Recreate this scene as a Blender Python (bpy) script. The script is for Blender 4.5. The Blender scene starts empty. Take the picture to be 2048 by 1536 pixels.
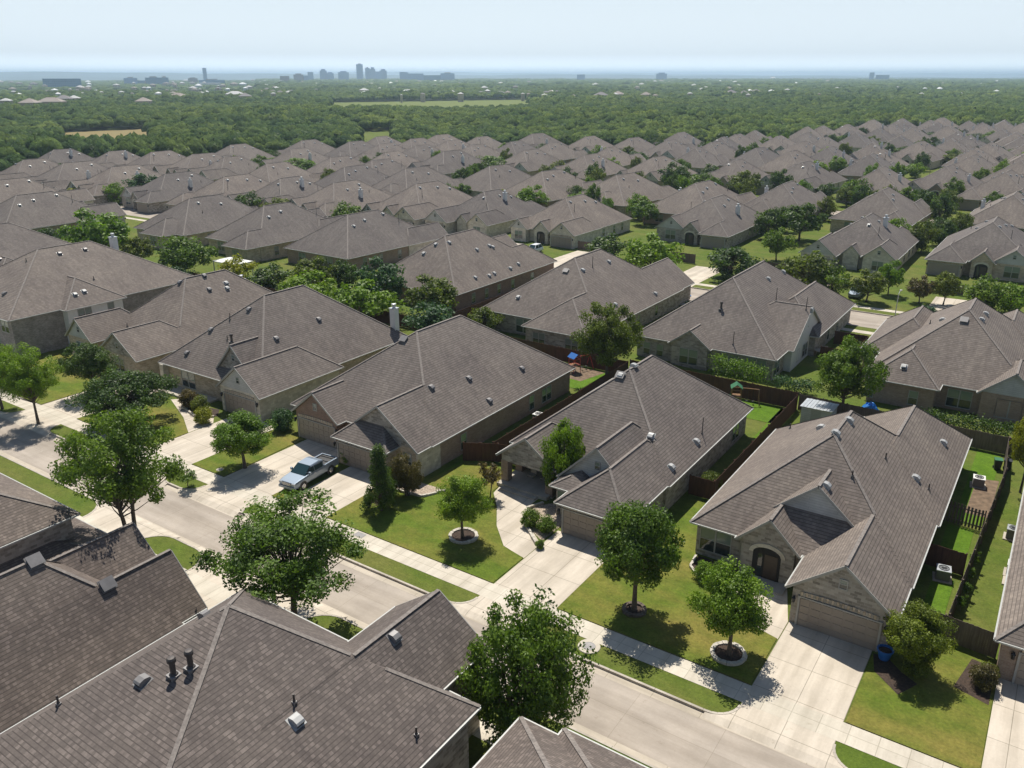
import bpy, math, random
import numpy as np
from mathutils import Vector, Matrix
R = math.radians
rnd = random.Random(7)
SC = bpy.context.scene
COL = SC.collection
# ---------------------------------------------------------------- camera (a drone 34 m up)
H = 34.0; FPX = 1650.0; PSI = R(34.0)
PITCH = math.atan((768 - 150) / FPX)
cam_d = bpy.data.cameras.new('camera'); cam = bpy.data.objects.new('camera', cam_d); COL.objects.link(cam)
cam.location = (0, 0, H); cam.rotation_euler = (math.pi / 2 - PITCH, 0, PSI)
cam_d.sensor_width = 36; cam_d.lens = FPX / 2048 * 36; cam_d.clip_end = 60000; cam_d.clip_start = .5
SC.camera = cam
_fw = Vector((-math.sin(PSI) * math.cos(PITCH), math.cos(PSI) * math.cos(PITCH), -math.sin(PITCH)))
_rt = Vector((math.cos(PSI), math.sin(PSI), 0)); _up = _rt.cross(_fw)
def ray(px, py):
    return (_fw + _rt * ((px - 1024) / FPX) - _up * ((py - 768) / FPX))
def site(px, py, z=0.0):
    """survey: photo pixel -> the place on the level plane z"""
    d = ray(px, py); t = (z - H) / d.z
    return Vector((d.x * t, d.y * t, z))
def py_of(p):
    q = Vector(p) - Vector((0, 0, H)); return 768 - FPX * q.dot(_up) / q.dot(_fw)
def px_of(p):
    q = Vector(p) - Vector((0, 0, H)); return 1024 + FPX * q.dot(_rt) / q.dot(_fw)
def depth(p):
    return (Vector(p) - Vector((0, 0, H))).dot(_fw)
# ---------------------------------------------------------------- mesh builder
class MB:
    def __init__(s): s.v = []; s.f = []; s.m = []; s.uv = []; s.sm = []
    def poly(s, pts, m=0, uv=None, smooth=False):
        pts = [Vector(p) for p in pts]; b = len(s.v); s.v += pts
        s.f.append(list(range(b, b + len(pts)))); s.m.append(m); s.sm.append(smooth)
        if uv is None:
            n = Vector((0, 0, 0))
            for i in range(len(pts)):
                a, c = pts[i], pts[(i + 1) % len(pts)]
                n += Vector(((a.y - c.y) * (a.z + c.z), (a.z - c.z) * (a.x + c.x), (a.x - c.x) * (a.y + c.y)))
            if n.length < 1e-9: n = Vector((0, 0, 1))
            n.normalize()
            if abs(n.z) > .97: uv = [(p.x, p.y) for p in pts]
            else:
                t = Vector((-n.y, n.x, 0)).normalized(); q = n.cross(t)
                uv = [(p.dot(t), p.dot(q)) for p in pts]
        s.uv += list(uv)
    def box(s, x0, x1, y0, y1, z0, z1, m=0, top=True, bot=False):
        P = lambda x, y, z: (x, y, z)
        s.poly([P(x0, y0, z0), P(x1, y0, z0), P(x1, y0, z1), P(x0, y0, z1)], m)
        s.poly([P(x1, y0, z0), P(x1, y1, z0), P(x1, y1, z1), P(x1, y0, z1)], m)
        s.poly([P(x1, y1, z0), P(x0, y1, z0), P(x0, y1, z1), P(x1, y1, z1)], m)
        s.poly([P(x0, y1, z0), P(x0, y0, z0), P(x0, y0, z1), P(x0, y1, z1)], m)
        if top: s.poly([P(x0, y0, z1), P(x1, y0, z1), P(x1, y1, z1), P(x0, y1, z1)], m)
        if bot: s.poly([P(x0, y1, z0), P(x1, y1, z0), P(x1, y0, z0), P(x0, y0, z0)], m)
    def bar(s, a, b, w, h, m=0, up=(0, 0, 1)):
        a, b = Vector(a), Vector(b); d = (b - a).normalized(); up = Vector(up)
        x = d.cross(up)
        if x.length < 1e-4: x = Vector((1, 0, 0))
        x.normalize(); y = x.cross(d).normalized(); x *= w / 2; y *= h / 2
        c = [(-1, -1), (1, -1), (1, 1), (-1, 1)]
        A = [a + x * i + y * j for i, j in c]; B = [b + x * i + y * j for i, j in c]
        for i in range(4):
            j = (i + 1) % 4; s.poly([A[i], A[j], B[j], B[i]], m)
        s.poly(A[::-1], m); s.poly(B, m)
    def tube(s, pts, rad, m=0, n=6, cap=True):
        pts = [Vector(p) for p in pts]; rings = []
        for i, p in enumerate(pts):
            d = (pts[min(i + 1, len(pts) - 1)] - pts[max(i - 1, 0)]).normalized()
            x = d.cross(Vector((.13, .97, .2))); x.normalize(); y = d.cross(x)
            rings.append([p + (x * math.cos(2 * math.pi * k / n) + y * math.sin(2 * math.pi * k / n)) * rad[i] for k in range(n)])
        for a, b in zip(rings, rings[1:]):
            for k in range(n):
                j = (k + 1) % n; s.poly([a[k], a[j], b[j], b[k]], m, smooth=True)
        if cap: s.poly(rings[-1], m); s.poly(rings[0][::-1], m)
    def lathe(s, prof, c=(0, 0, 0), m=0, n=12, smooth=True):
        c = Vector(c); rings = [[c + Vector((r * math.cos(2 * math.pi * k / n), r * math.sin(2 * math.pi * k / n), z)) for k in range(n)] for r, z in prof]
        for a, b in zip(rings, rings[1:]):
            for k in range(n):
                j = (k + 1) % n; s.poly([a[k], a[j], b[j], b[k]], m, smooth=smooth)
    def mesh(s, name, mats):
        me = bpy.data.meshes.new(name)
        me.from_pydata([tuple(p) for p in s.v], [], s.f)
        for mt in mats: me.materials.append(mt)
        me.polygons.foreach_set('material_index', s.m)
        me.polygons.foreach_set('use_smooth', s.sm)
        ul = me.uv_layers.new(name='UVMap')
        ul.data.foreach_set('uv', [c for uv in s.uv for c in uv])
        me.update(); return me
    def build(s, name, mats, parent=None, **kw):
        return link(name, s.mesh(name, mats if isinstance(mats, (list, tuple)) else [mats]), parent, **kw)
def link(name, me, parent=None, loc=(0, 0, 0), rz=0, scale=None):
    o = bpy.data.objects.new(name, me); COL.objects.link(o); o.parent = parent
    o.location = loc; o.rotation_euler = (0, 0, rz)
    if scale: o.scale = scale
    return o
LABELS = {}
def tag(o, label, cat, group=None, kind=None):
    o['label'] = label; o['category'] = cat
    if group: o['group'] = group
    if kind: o['kind'] = kind
    LABELS.setdefault(label, []).append(o)
    return o
def thing(name, label, cat, loc=(0, 0, 0), rz=0, group=None):
    o = link(name, None, None, loc, rz); o.empty_display_size = .3
    return tag(o, label, cat, group)
def struct(name, mb, mats):
    o = mb.build(name, mats); o['kind'] = 'structure'; return o
# ---------------------------------------------------------------- materials
def mat(name):
    m = bpy.data.materials.new(name); m.use_nodes = True
    nt = m.node_tree; nt.nodes.clear()
    out = nt.nodes.new('ShaderNodeOutputMaterial'); b = nt.nodes.new('ShaderNodeBsdfPrincipled')
    nt.links.new(b.outputs[0], out.inputs[0])
    return m, nt, b
def N(nt, t, **kw):
    n = nt.nodes.new(t)
    for k, v in kw.items():
        if k in n.inputs: n.inputs[k].default_value = v
        else: setattr(n, k, v)
    return n
def mixc(nt, fac, a, b, blend='MIX'):
    n = nt.nodes.new('ShaderNodeMix'); n.data_type = 'RGBA'; n.blend_type = blend
    for s, v in ((n.inputs[0], fac), (n.inputs[6], a), (n.inputs[7], b)):
        if hasattr(v, 'links') or isinstance(v, bpy.types.NodeSocket): nt.links.new(v, s)
        else: s.default_value = (*v, 1) if isinstance(v, tuple) and len(v) == 3 else v
    return n.outputs[2]
def noise(nt, vec, scale, detail=4, rough=.55):
    n = N(nt, 'ShaderNodeTexNoise', Scale=scale, Detail=detail, Roughness=rough)
    if vec is not None: nt.links.new(vec, n.inputs['Vector'])
    return n.outputs['Fac']
def ramp(nt, fac, lo, hi):
    n = N(nt, 'ShaderNodeMapRange'); n.inputs[1].default_value = lo; n.inputs[2].default_value = hi
    nt.links.new(fac, n.inputs[0]); return n.outputs[0]
def plain(name, c, rough=.6, metal=0, spec=.5, var=.12, scale=3):
    m, nt, b = mat(name)
    g = N(nt, 'ShaderNodeNewGeometry')
    f = noise(nt, g.outputs['Position'], scale)
    c2 = tuple(max(0, x * (1 - var)) for x in c); c1 = tuple(x * (1 + var) for x in c)
    nt.links.new(mixc(nt, ramp(nt, f, .3, .7), c2, c1), b.inputs['Base Color'])
    b.inputs['Roughness'].default_value = rough; b.inputs['Metallic'].default_value = metal
    b.inputs['Specular IOR Level'].default_value = spec
    return m
def shingle(name, c, course=.25, tab=.22, ed=.52, lo=.9, hi=1.2):
    m, nt, b = mat(name)
    uv = N(nt, 'ShaderNodeUVMap'); geo = N(nt, 'ShaderNodeNewGeometry'); oi = N(nt, 'ShaderNodeObjectInfo')
    br = N(nt, 'ShaderNodeTexBrick', Scale=1.0)
    br.inputs['Brick Width'].default_value = tab; br.inputs['Row Height'].default_value = course
    br.inputs['Mortar Size'].default_value = .0; br.inputs['Mortar Smooth'].default_value = .0; br.offset = .42; br.offset_frequency = 2
    br.inputs['Bias'].default_value = 0
    nt.links.new(uv.outputs[0], br.inputs['Vector'])
    k = lambda s: tuple(q * s for q in c)
    br.inputs['Color1'].default_value = (0, 0, 0, 1); br.inputs['Color2'].default_value = (1, 1, 1, 1); br.inputs['Mortar'].default_value = (0, 0, 0, 1)
    sp = N(nt, 'ShaderNodeSeparateColor'); nt.links.new(br.outputs['Color'], sp.inputs[0])
    tabs = mixc(nt, ramp(nt, sp.outputs[0], .6, 1.0), mixc(nt, sp.outputs[0], k(lo), k(1.12)), k(hi))   # most tabs close in tone, a few pale ones
    # butt-edge shade lines of each course: the thick lower edge of the laminated tabs is a darker strip
    sep = N(nt, 'ShaderNodeSeparateXYZ'); nt.links.new(uv.outputs[0], sep.inputs[0])
    dv = N(nt, 'ShaderNodeMath', operation='DIVIDE'); nt.links.new(sep.outputs[1], dv.inputs[0]); dv.inputs[1].default_value = course
    fr = N(nt, 'ShaderNodeMath', operation='FRACT'); nt.links.new(dv.outputs[0], fr.inputs[0])
    edge = N(nt, 'ShaderNodeMath', operation='LESS_THAN'); nt.links.new(fr.outputs[0], edge.inputs[0]); edge.inputs[1].default_value = .2
    big = ramp(nt, noise(nt, geo.outputs['Position'], .22, 3), .3, .72)
    mid = ramp(nt, noise(nt, geo.outputs['Position'], 1.3, 5, .65), .25, .75)
    fine = ramp(nt, noise(nt, geo.outputs['Position'], 9, 3, .7), .2, .8)
    sm = N(nt, 'ShaderNodeMapping'); nt.links.new(uv.outputs[0], sm.inputs[0]); sm.inputs['Scale'].default_value = (1.6, .16, 1)
    strk = ramp(nt, noise(nt, sm.outputs[0], 1.0, 4, .6), .3, .7)
    c0 = mixc(nt, edge.outputs[0], tabs, tuple(x * ed for x in c))
    c1 = mixc(nt, big, (.84, .83, .84), (1.1, 1.1, 1.08)); c2 = mixc(nt, mid, (.85, .85, .86), (1.12, 1.11, 1.1)); c3 = mixc(nt, fine, (.75, .75, .75), (1.25, 1.25, 1.25))
    hv = mixc(nt, oi.outputs['Random'], (.8, .82, .86), (1.12, 1.1, 1.07))
    x = mixc(nt, 1.0, c0, c1, 'MULTIPLY'); x = mixc(nt, 1.0, x, c2, 'MULTIPLY'); x = mixc(nt, .75, x, c3, 'MULTIPLY'); x = mixc(nt, 1.0, x, hv, 'MULTIPLY'); x = mixc(nt, 1.0, x, mixc(nt, strk, (.88, .87, .87), (1.08, 1.08, 1.07)), 'MULTIPLY')
    nt.links.new(x, b.inputs['Base Color']); b.inputs['Roughness'].default_value = .85; b.inputs['Specular IOR Level'].default_value = .3
    bp = N(nt, 'ShaderNodeBump', Strength=.35, Distance=.02); nt.links.new(fine, bp.inputs['Height']); nt.links.new(bp.outputs[0], b.inputs['Normal'])
    return m
def brick(name, c1, c2, mortar, w=.3, h=.1, big=(.8, 1.15)):
    m, nt, b = mat(name)
    uv = N(nt, 'ShaderNodeUVMap'); geo = N(nt, 'ShaderNodeNewGeometry')
    br = N(nt, 'ShaderNodeTexBrick', Scale=1.0)
    br.inputs['Brick Width'].default_value = w; br.inputs['Row Height'].default_value = h; br.inputs['Mortar Size'].default_value = .012
    br.inputs['Color1'].default_value = (*c1, 1); br.inputs['Color2'].default_value = (*c2, 1); br.inputs['Mortar'].default_value = (*mortar, 1)
    nt.links.new(uv.outputs[0], br.inputs['Vector'])
    f = ramp(nt, noise(nt, geo.outputs['Position'], 1.1, 5, .65), .25, .75)
    x = mixc(nt, 1.0, br.outputs['Color'], mixc(nt, f, (big[0],) * 3, (big[1],) * 3), 'MULTIPLY')
    nt.links.new(x, b.inputs['Base Color']); b.inputs['Roughness'].default_value = .9; b.inputs['Specular IOR Level'].default_value = .2
    return m
def paving(name, c, bw, bh, stain=.2, joint=.55, ox=0, oy=0, js=.022, wear=(1.1, .12)):
    m, nt, b = mat(name)
    geo = N(nt, 'ShaderNodeNewGeometry')
    mp = N(nt, 'ShaderNodeMapping'); nt.links.new(geo.outputs['Position'], mp.inputs[0]); mp.inputs['Location'].default_value = (ox, oy, 0)
    br = N(nt, 'ShaderNodeTexBrick', Scale=1.0); br.offset = 0
    br.inputs['Brick Width'].default_value = bw; br.inputs['Row Height'].default_value = bh; br.inputs['Mortar Size'].default_value = js; br.inputs['Mortar Smooth'].default_value = .1
    br.inputs['Color1'].default_value = (.97, .97, .97, 1); br.inputs['Color2'].default_value = (1.03, 1.03, 1.03, 1); br.inputs['Mortar'].default_value = (joint, joint, joint * .96, 1)
    nt.links.new(mp.outputs[0], br.inputs['Vector'])
    f1 = ramp(nt, noise(nt, geo.outputs['Position'], .35, 6, .62), .3, .7); f2 = ramp(nt, noise(nt, geo.outputs['Position'], 6, 4, .7), .2, .8)
    x = mixc(nt, f1, tuple(q * (1 - stain) for q in c), tuple(q * (1 + stain * .45) for q in c))
    x = mixc(nt, 1.0, x, mixc(nt, f2, (.93, .93, .92), (1.05, 1.05, 1.05)), 'MULTIPLY')
    x = mixc(nt, 1.0, x, br.outputs['Color'], 'MULTIPLY')
    wm = N(nt, 'ShaderNodeMapping'); nt.links.new(geo.outputs['Position'], wm.inputs[0]); wm.inputs['Scale'].default_value = (*wear, 1)
    f3 = ramp(nt, noise(nt, wm.outputs[0], 1.0, 5, .6), .36, .62); f4 = ramp(nt, noise(nt, geo.outputs['Position'], 1.7, 5, .75), .62, .74)
    x = mixc(nt, 1.0, x, mixc(nt, f3, (.82, .81, .79), (1.04, 1.04, 1.04)), 'MULTIPLY'); x = mixc(nt, 1.0, x, mixc(nt, f4, (1, 1, 1), (.76, .74, .71)), 'MULTIPLY')
    nt.links.new(x, b.inputs['Base Color']); b.inputs['Roughness'].default_value = .9; b.inputs['Specular IOR Level'].default_value = .25
    return m
def grassmat(name, c, dry, amount=.5):
    m, nt, b = mat(name)
    geo = N(nt, 'ShaderNodeNewGeometry')
    mp = N(nt, 'ShaderNodeMapping'); nt.links.new(geo.outputs['Position'], mp.inputs[0]); mp.inputs['Scale'].default_value = (.7, 1.4, 1)
    f0 = ramp(nt, noise(nt, mp.outputs[0], .16, 5, .6), .38, .66)
    f1 = ramp(nt, noise(nt, geo.outputs['Position'], .9, 6, .75), .3, .7)
    f2 = ramp(nt, noise(nt, geo.outputs['Position'], 5.5, 6, .8), .25, .75)
    am = N(nt, 'ShaderNodeMath', operation='MULTIPLY'); nt.links.new(f0, am.inputs[0]); am.inputs[1].default_value = amount
    x = mixc(nt, am.outputs[0], c, dry)
    x = mixc(nt, 1.0, x, mixc(nt, f1, (.72, .76, .7), (1.25, 1.2, 1.2)), 'MULTIPLY')
    x = mixc(nt, 1.0, x, mixc(nt, f2, (.6, .62, .6), (1.38, 1.36, 1.3)), 'MULTIPLY')
    nt.links.new(x, b.inputs['Base Color']); b.inputs['Roughness'].default_value = .95; b.inputs['Specular IOR Level'].default_value = .15
    bp = N(nt, 'ShaderNodeBump', Strength=.6, Distance=.05); nt.links.new(f2, bp.inputs['Height']); nt.links.new(bp.outputs[0], b.inputs['Normal'])
    return m
def leafmat(name, lo, hi, trans=.35):
    m = bpy.data.materials.new(name); m.use_nodes = True; nt = m.node_tree; nt.nodes.clear()
    out = nt.nodes.new('ShaderNodeOutputMaterial'); at = N(nt, 'ShaderNodeAttribute', attribute_name='tint'); oi = N(nt, 'ShaderNodeObjectInfo')
    x = mixc(nt, at.outputs['Fac'], lo, hi)
    x = mixc(nt, 1.0, x, mixc(nt, oi.outputs['Random'], (.85, .9, .85), (1.15, 1.08, 1.05)), 'MULTIPLY')
    d = N(nt, 'ShaderNodeBsdfPrincipled', Roughness=.55); d.inputs['Specular IOR Level'].default_value = .35
    t = N(nt, 'ShaderNodeBsdfTranslucent'); mx = N(nt, 'ShaderNodeMixShader'); mx.inputs[0].default_value = trans
    nt.links.new(x, d.inputs['Base Color'])
    y = mixc(nt, 1.0, x, (1.25, 1.35, .6), 'MULTIPLY'); nt.links.new(y, t.inputs['Color'])
    nt.links.new(d.outputs[0], mx.inputs[1]); nt.links.new(t.outputs[0], mx.inputs[2]); nt.links.new(mx.outputs[0], out.inputs[0])
    return m
def planks(name, c, w=.14):
    m, nt, b = mat(name)
    geo = N(nt, 'ShaderNodeNewGeometry')
    mp = N(nt, 'ShaderNodeMapping'); nt.links.new(geo.outputs['Position'], mp.inputs[0]); mp.inputs['Scale'].default_value = (5, 5, .5)
    f = ramp(nt, noise(nt, mp.outputs[0], 1.2, 4, .7), .25, .75)
    f2 = ramp(nt, noise(nt, geo.outputs['Position'], .4, 3), .3, .7)
    x = mixc(nt, f, tuple(q * .55 for q in c), tuple(q * 1.35 for q in c)); x = mixc(nt, 1.0, x, mixc(nt, f2, (.8, .8, .82), (1.2, 1.15, 1.1)), 'MULTIPLY')
    nt.links.new(x, b.inputs['Base Color']); b.inputs['Roughness'].default_value = .9
    return m
M = {}
M['roof'] = shingle('roof_shingles', (.19, .163, .144)); M['roofdark'] = shingle('dark_roof_shingles', (.16, .133, .116), .21, .17, .55, .88, 1.42)
M['cap'] = plain('ridge_cap_shingles', (.2, .174, .155), .85, scale=6, var=.3)
M['tan'] = brick('tan_brick', (.38, .29, .2), (.58, .48, .36), (.5, .44, .36), .4, .13, (.75, 1.2))
M['grey'] = brick('grey_brick', (.22, .195, .165), (.47, .425, .37), (.4, .37, .33), .46, .2, (.75, 1.2))
M['fine'] = brick('fine_grey_brick', (.21, .185, .165), (.36, .32, .29), (.33, .3, .28), .26, .09, (.7, 1.25)); M['dark'] = brick('dark_brick', (.2, .115, .085), (.3, .19, .145), (.3, .25, .21), .24, .08)
M['brown'] = brick('brown_brick', (.28, .19, .14), (.37, .27, .2), (.36, .3, .25))
M['stone'] = brick('cream_stone', (.5, .45, .36), (.68, .63, .53), (.5, .46, .38), .5, .28)
M['siding'] = brick('grey_siding', (.48, .48, .46), (.52, .52, .5), (.33, .33, .33), 4.0, .2)
M['white'] = plain('white_paint', (.68, .67, .64), .6, var=.05)
M['trim'] = plain('pale_trim', (.36, .35, .325), .6, var=.06)
M['gutter'] = plain('gutter_metal', (.46, .46, .43), .45, var=.06)
M['garage'] = plain('garage_door_paint', (.31, .26, .215), .6, var=.05, scale=.8)
M['door'] = plain('dark_door', (.06, .04, .03), .5)
M['black'] = plain('black_metal', (.02, .02, .022), .5)
M['void'] = plain('painted_inside_shade', (.028, .026, .024), .9)  # near-black colour puts the shade inside openings onto flat faces
M['pipe'] = plain('dark_pipe', (.07, .06, .055), .5, .3)
M['galv'] = plain('galvanised_metal', (.52, .54, .55), .4, .55)
M['vent'] = plain('grey_vent_metal', (.21, .2, .195), .5, .2)
M['ventlight'] = plain('pale_vent_metal', (.4, .4, .39), .5, .2)
M['drive'] = paving('driveway_concrete', (.6, .53, .44), 2.62, 3.1, .13, ox=10.35 + 2.62 * 8, oy=-41)
M['walk'] = paving('sidewalk_concrete', (.6, .545, .455), 1.55, 40, .12, .7)
M['road'] = paving('street_concrete', (.42, .365, .31), 5.2, 2.66, .16, .8, oy=-32.05, js=.016, wear=(.1, .9))
M['pan'] = paving('gutter_pan_concrete', (.53, .465, .38), 3, 50, .16, .7, wear=(.12, 1.5)); M['kerb'] = paving('kerb_concrete', (.5, .45, .385), 3, 50, .2, .6)
M['slab'] = paving('patio_concrete', (.5, .45, .38), 60, 60, .2)
M['lawn'] = grassmat('lawn_grass', (.1, .148, .019), (.22, .18, .05), .88)
M['yard'] = grassmat('yard_grass', (.09, .135, .02), (.2, .17, .06), .45)
M['lush'] = grassmat('lush_grass', (.085, .165, .012), (.12, .19, .025), .4)
M['meadow'] = grassmat('meadow_grass', (.13, .17, .04), (.2, .2, .07), .6)
M['field'] = grassmat('dry_field', (.24, .19, .09), (.25, .2, .09), .6)
M['land'] = grassmat('land', (.03, .05, .018), (.055, .07, .03), .6)
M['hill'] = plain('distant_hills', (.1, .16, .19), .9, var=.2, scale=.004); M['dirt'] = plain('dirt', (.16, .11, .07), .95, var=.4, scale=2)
M['mulch'] = plain('mulch', (.05, .032, .022), .95, var=.5, scale=8)
M['rock'] = plain('limestone_edging', (.5, .46, .39), .9, var=.2, scale=4)
M['gravel'] = plain('pebbles', (.36, .29, .22), .95, var=.55, scale=9)
M['fence'] = planks('weathered_fence', (.15, .115, .09))
M['fencered'] = planks('brown_fence', (.1, .045, .028))
M['bark'] = plain('bark', (.11, .085, .065), .9, var=.35, scale=6)
def glassmat(name, c, rough=.06):
    m, nt, b = mat(name); b.inputs['Base Color'].default_value = (*c, 1); b.inputs['Roughness'].default_value = rough; b.inputs['Specular IOR Level'].default_value = .8
    return m
M['glass'] = glassmat('window_glass', (.03, .042, .042)); M['blind'] = glassmat('blind_behind_glass', (.17, .215, .19), .12)
M['carglass'] = glassmat('car_glass', (.015, .04, .045), .04)
def paint(name, c, metal=.0):
    m, nt, b = mat(name); b.inputs['Base Color'].default_value = (*c, 1); b.inputs['Metallic'].default_value = metal
    b.inputs['Roughness'].default_value = .4; b.inputs['Coat Weight'].default_value = .3; b.inputs['Coat Roughness'].default_value = .05
    return m
M['silver'] = paint('silver_paint', (.24, .29, .35), .5); M['carwhite'] = paint('white_paint_car', (.75, .76, .78)); M['carblue'] = paint('blue_paint', (.06, .12, .2), .2)
M['rubber'] = plain('rubber', (.02, .02, .02), .85); M['chrome'] = plain('bright_metal', (.6, .6, .6), .25, .9)
M['lamp'] = glassmat('headlight_glass', (.5, .52, .55)); M['red'] = paint('red_plastic', (.45, .04, .03)); M['blue'] = paint('blue_plastic', (.02, .13, .42)); M['tarp'] = plain('blue_tarp', (.02, .2, .6), .5, var=.3, scale=6)
M['green'] = plain('green_plastic', (.03, .14, .06), .5); M['wood'] = planks('play_timber', (.28, .16, .08))
M['bldgblue'] = None
# leaf colours: low / high
LEAF = {'mid': ((.028, .066, .01), (.175, .275, .026)), 'bright': ((.065, .13, .008), (.21, .33, .022)), 'dark': ((.02, .048, .012), (.11, .18, .03)),
        'olive': ((.04, .064, .01), (.19, .235, .028)), 'yellow': ((.12, .15, .008), (.38, .38, .03)), 'rust': ((.06, .05, .018), (.16, .13, .045)), 'lime': ((.06, .09, .008), (.25, .3, .022)), 'blue': ((.028, .07, .025), (.08, .16, .06))}
for k, (a, b_) in LEAF.items(): M['leaf_' + k] = leafmat('leaves_' + k, a, b_)
M['forest'] = leafmat('forest_leaves', (.035, .075, .018), (.125, .19, .042), .3)
def crownmat(name, lo, hi):
    m, nt, b = mat(name); geo = N(nt, 'ShaderNodeNewGeometry'); at = N(nt, 'ShaderNodeAttribute', attribute_name='tint')
    f = ramp(nt, noise(nt, geo.outputs['Position'], .75, 4, .75), .3, .7); g_ = ramp(nt, noise(nt, geo.outputs['Position'], .016, 5, .7), .35, .65)
    x = mixc(nt, at.outputs['Fac'], lo, hi); x = mixc(nt, 1.0, x, mixc(nt, f, (.45, .48, .48), (1.35, 1.32, 1.25)), 'MULTIPLY'); x = mixc(nt, 1.0, x, mixc(nt, g_, (.66, .78, .86), (1.32, 1.18, 1.0)), 'MULTIPLY')
    nt.links.new(x, b.inputs['Base Color']); b.inputs['Roughness'].default_value = .9; b.inputs['Specular IOR Level'].default_value = .1
    bp = N(nt, 'ShaderNodeBump', Strength=.9, Distance=.6); nt.links.new(f, bp.inputs['Height']); nt.links.new(bp.outputs[0], b.inputs['Normal']); return m
M['crowns'] = crownmat('wood_crowns', (.03, .066, .018), (.145, .205, .042))
# ---------------------------------------------------------------- roofs and houses
class Vol:
    def __init__(s, x0, x1, y0, y1, z=2.8, p=.8, ax='y', e='hh', wall=None, gab=None, solid=True, run=None, ac=None, zr=None, run0=None):
        s.x0, s.x1, s.y0, s.y1, s.z, s.p, s.ax, s.e, s.wall, s.gab, s.solid = x0, x1, y0, y1, z, p, ax, e, wall, gab, solid
        a0, a1, b0, b1 = (x0, x1, y0, y1) if ax == 'y' else (y0, y1, x0, x1)
        s.run = run; s.half = (a1 - a0) / 2; s.zr = zr or z + s.half * p; s.ac = ac if ac is not None else (a0 + a1) / 2; s.a0, s.a1, s.b0, s.b1 = a0, a1, b0, b1
        s.r0 = b0 + ((run0 or s.half) if e[0] == 'h' else 0); s.r1 = b1 - ((run or s.half) if e[1] == 'h' else 0)
        if s.r0 > s.r1: s.r0 = s.r1 = (s.r0 + s.r1) / 2
    def P(s, a, b, z): return (a, b, z) if s.ax == 'y' else (b, a, z)
    def h(s, x, y):
        if not (s.x0 <= x <= s.x1 and s.y0 <= y <= s.y1): return -1
        a, b = (x, y) if s.ax == 'y' else (y, x)
        d = [(a - s.a0) / (s.ac - s.a0), (s.a1 - a) / (s.a1 - s.ac)]
        if s.e[0] == 'h': d.append((b - s.b0) / max(.01, s.r0 - s.b0))
        if s.e[1] == 'h': d.append((s.b1 - b) / max(.01, s.b1 - s.r1))
        return s.z + (s.zr - s.z) * min(d)
def roof_mesh(vols, o):
    r = MB(); g = MB(); ox, oy = o
    T = .15
    for V in vols:
        P = lambda a, b, z: (V.P(a, b, z)[0] - ox, V.P(a, b, z)[1] - oy, z)
        fl = (lambda q: q) if V.ax == 'y' else (lambda q: q[::-1])
        c = [P(V.a0, V.b0, V.z), P(V.a1, V.b0, V.z), P(V.a1, V.b1, V.z), P(V.a0, V.b1, V.z)]
        k0, k1 = P(V.ac, V.r0, V.zr), P(V.ac, V.r1, V.zr)
        faces = []
        if V.r1 - V.r0 > .01: faces += [[c[3], c[0], k0, k1], [c[1], c[2], k1, k0]]
        else: faces += [[c[3], c[0], k0], [c[1], c[2], k0]]
        if V.e[0] == 'h': faces.append([c[0], c[1], k0])
        if V.e[1] == 'h': faces.append([c[2], c[3], k1])
        dn = lambda q: [(p[0], p[1], p[2] - T) for p in q]
        for f in faces:
            f = fl(f); r.poly(f, 0); r.poly(dn(f)[::-1], 2)
        # edges: eaves (fascia + gutter) and rakes
        eave = [(c[0], c[3]), (c[1], c[2])]; rake = []
        if V.e[0] == 'h': eave.append((c[0], c[1]))
        else: rake += [(c[0], k0), (c[1], k0)]
        if V.e[1] == 'h': eave.append((c[2], c[3]))
        else: rake += [(c[2], k1), (c[3], k1)]
        cx, cy = V.P(V.ac, (V.b0 + V.b1) / 2, 0)[:2]; cx -= ox; cy -= oy
        for a, b in eave:
            a, b = Vector(a), Vector(b); d = (b - a).normalized(); n = Vector((d.y, -d.x, 0))
            if n.dot((a + b) / 2 - Vector((cx, cy, 0))) < 0: n = -n
            g.bar(a + n * .045 - Vector((0, 0, .075)), b + n * .045 - Vector((0, 0, .075)), .1, .1, 0)
        for a, b in rake:
            a, b = Vector(a), Vector(b)
            mid = Vector((cx, cy, 0)); n = ((a + b) / 2 - mid); n = Vector((0, math.copysign(1, n.y), 0)) if V.ax == 'y' else Vector((math.copysign(1, n.x), 0, 0))
            g.bar(a + n * .03 - Vector((0, 0, .1)), b + n * .03 - Vector((0, 0, .1)), .05, .17, 1, up=n.cross((b - a).normalized()))
        # caps on ridge and hips
        caps = [(k0, k1)] if V.r1 - V.r0 > .05 else []
        if V.e[0] == 'h': caps += [(c[0], k0), (c[1], k0)]
        if V.e[1] == 'h': caps += [(c[2], k1), (c[3], k1)]
        for a, b in caps:
            a, b = Vector(a), Vector(b); dv = b - a; L = dv.length; n = max(1, int(L / .45)); q = Vector((dv.y, -dv.x, 0)).normalized() * .4; start = None
            for i in range(n + 1):
                m = a + dv * ((i + .5) / n) if i < n else None
                ok = False
                if m is not None:
                    X, Y = m.x + ox, m.y + oy; hh = lambda x, y: max(v.h(x, y) for v in vols)
                    ok = hh(X, Y) < m.z + .05 and m.z - (hh(X + q.x, Y + q.y) + hh(X - q.x, Y - q.y)) / 2 > .1 and min(hh(X + q.x, Y + q.y), hh(X - q.x, Y - q.y)) < m.z - .07 and max(hh(X + q.x, Y + q.y), hh(X - q.x, Y - q.y)) < m.z - .06
                if ok and start is None: start = i
                if not ok and start is not None:
                    r.bar(a + dv * (start / n) + Vector((0, 0, .008)), a + dv * (i / n) + Vector((0, 0, .004)), .22, .03, 1); start = None
    return r, g
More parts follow.
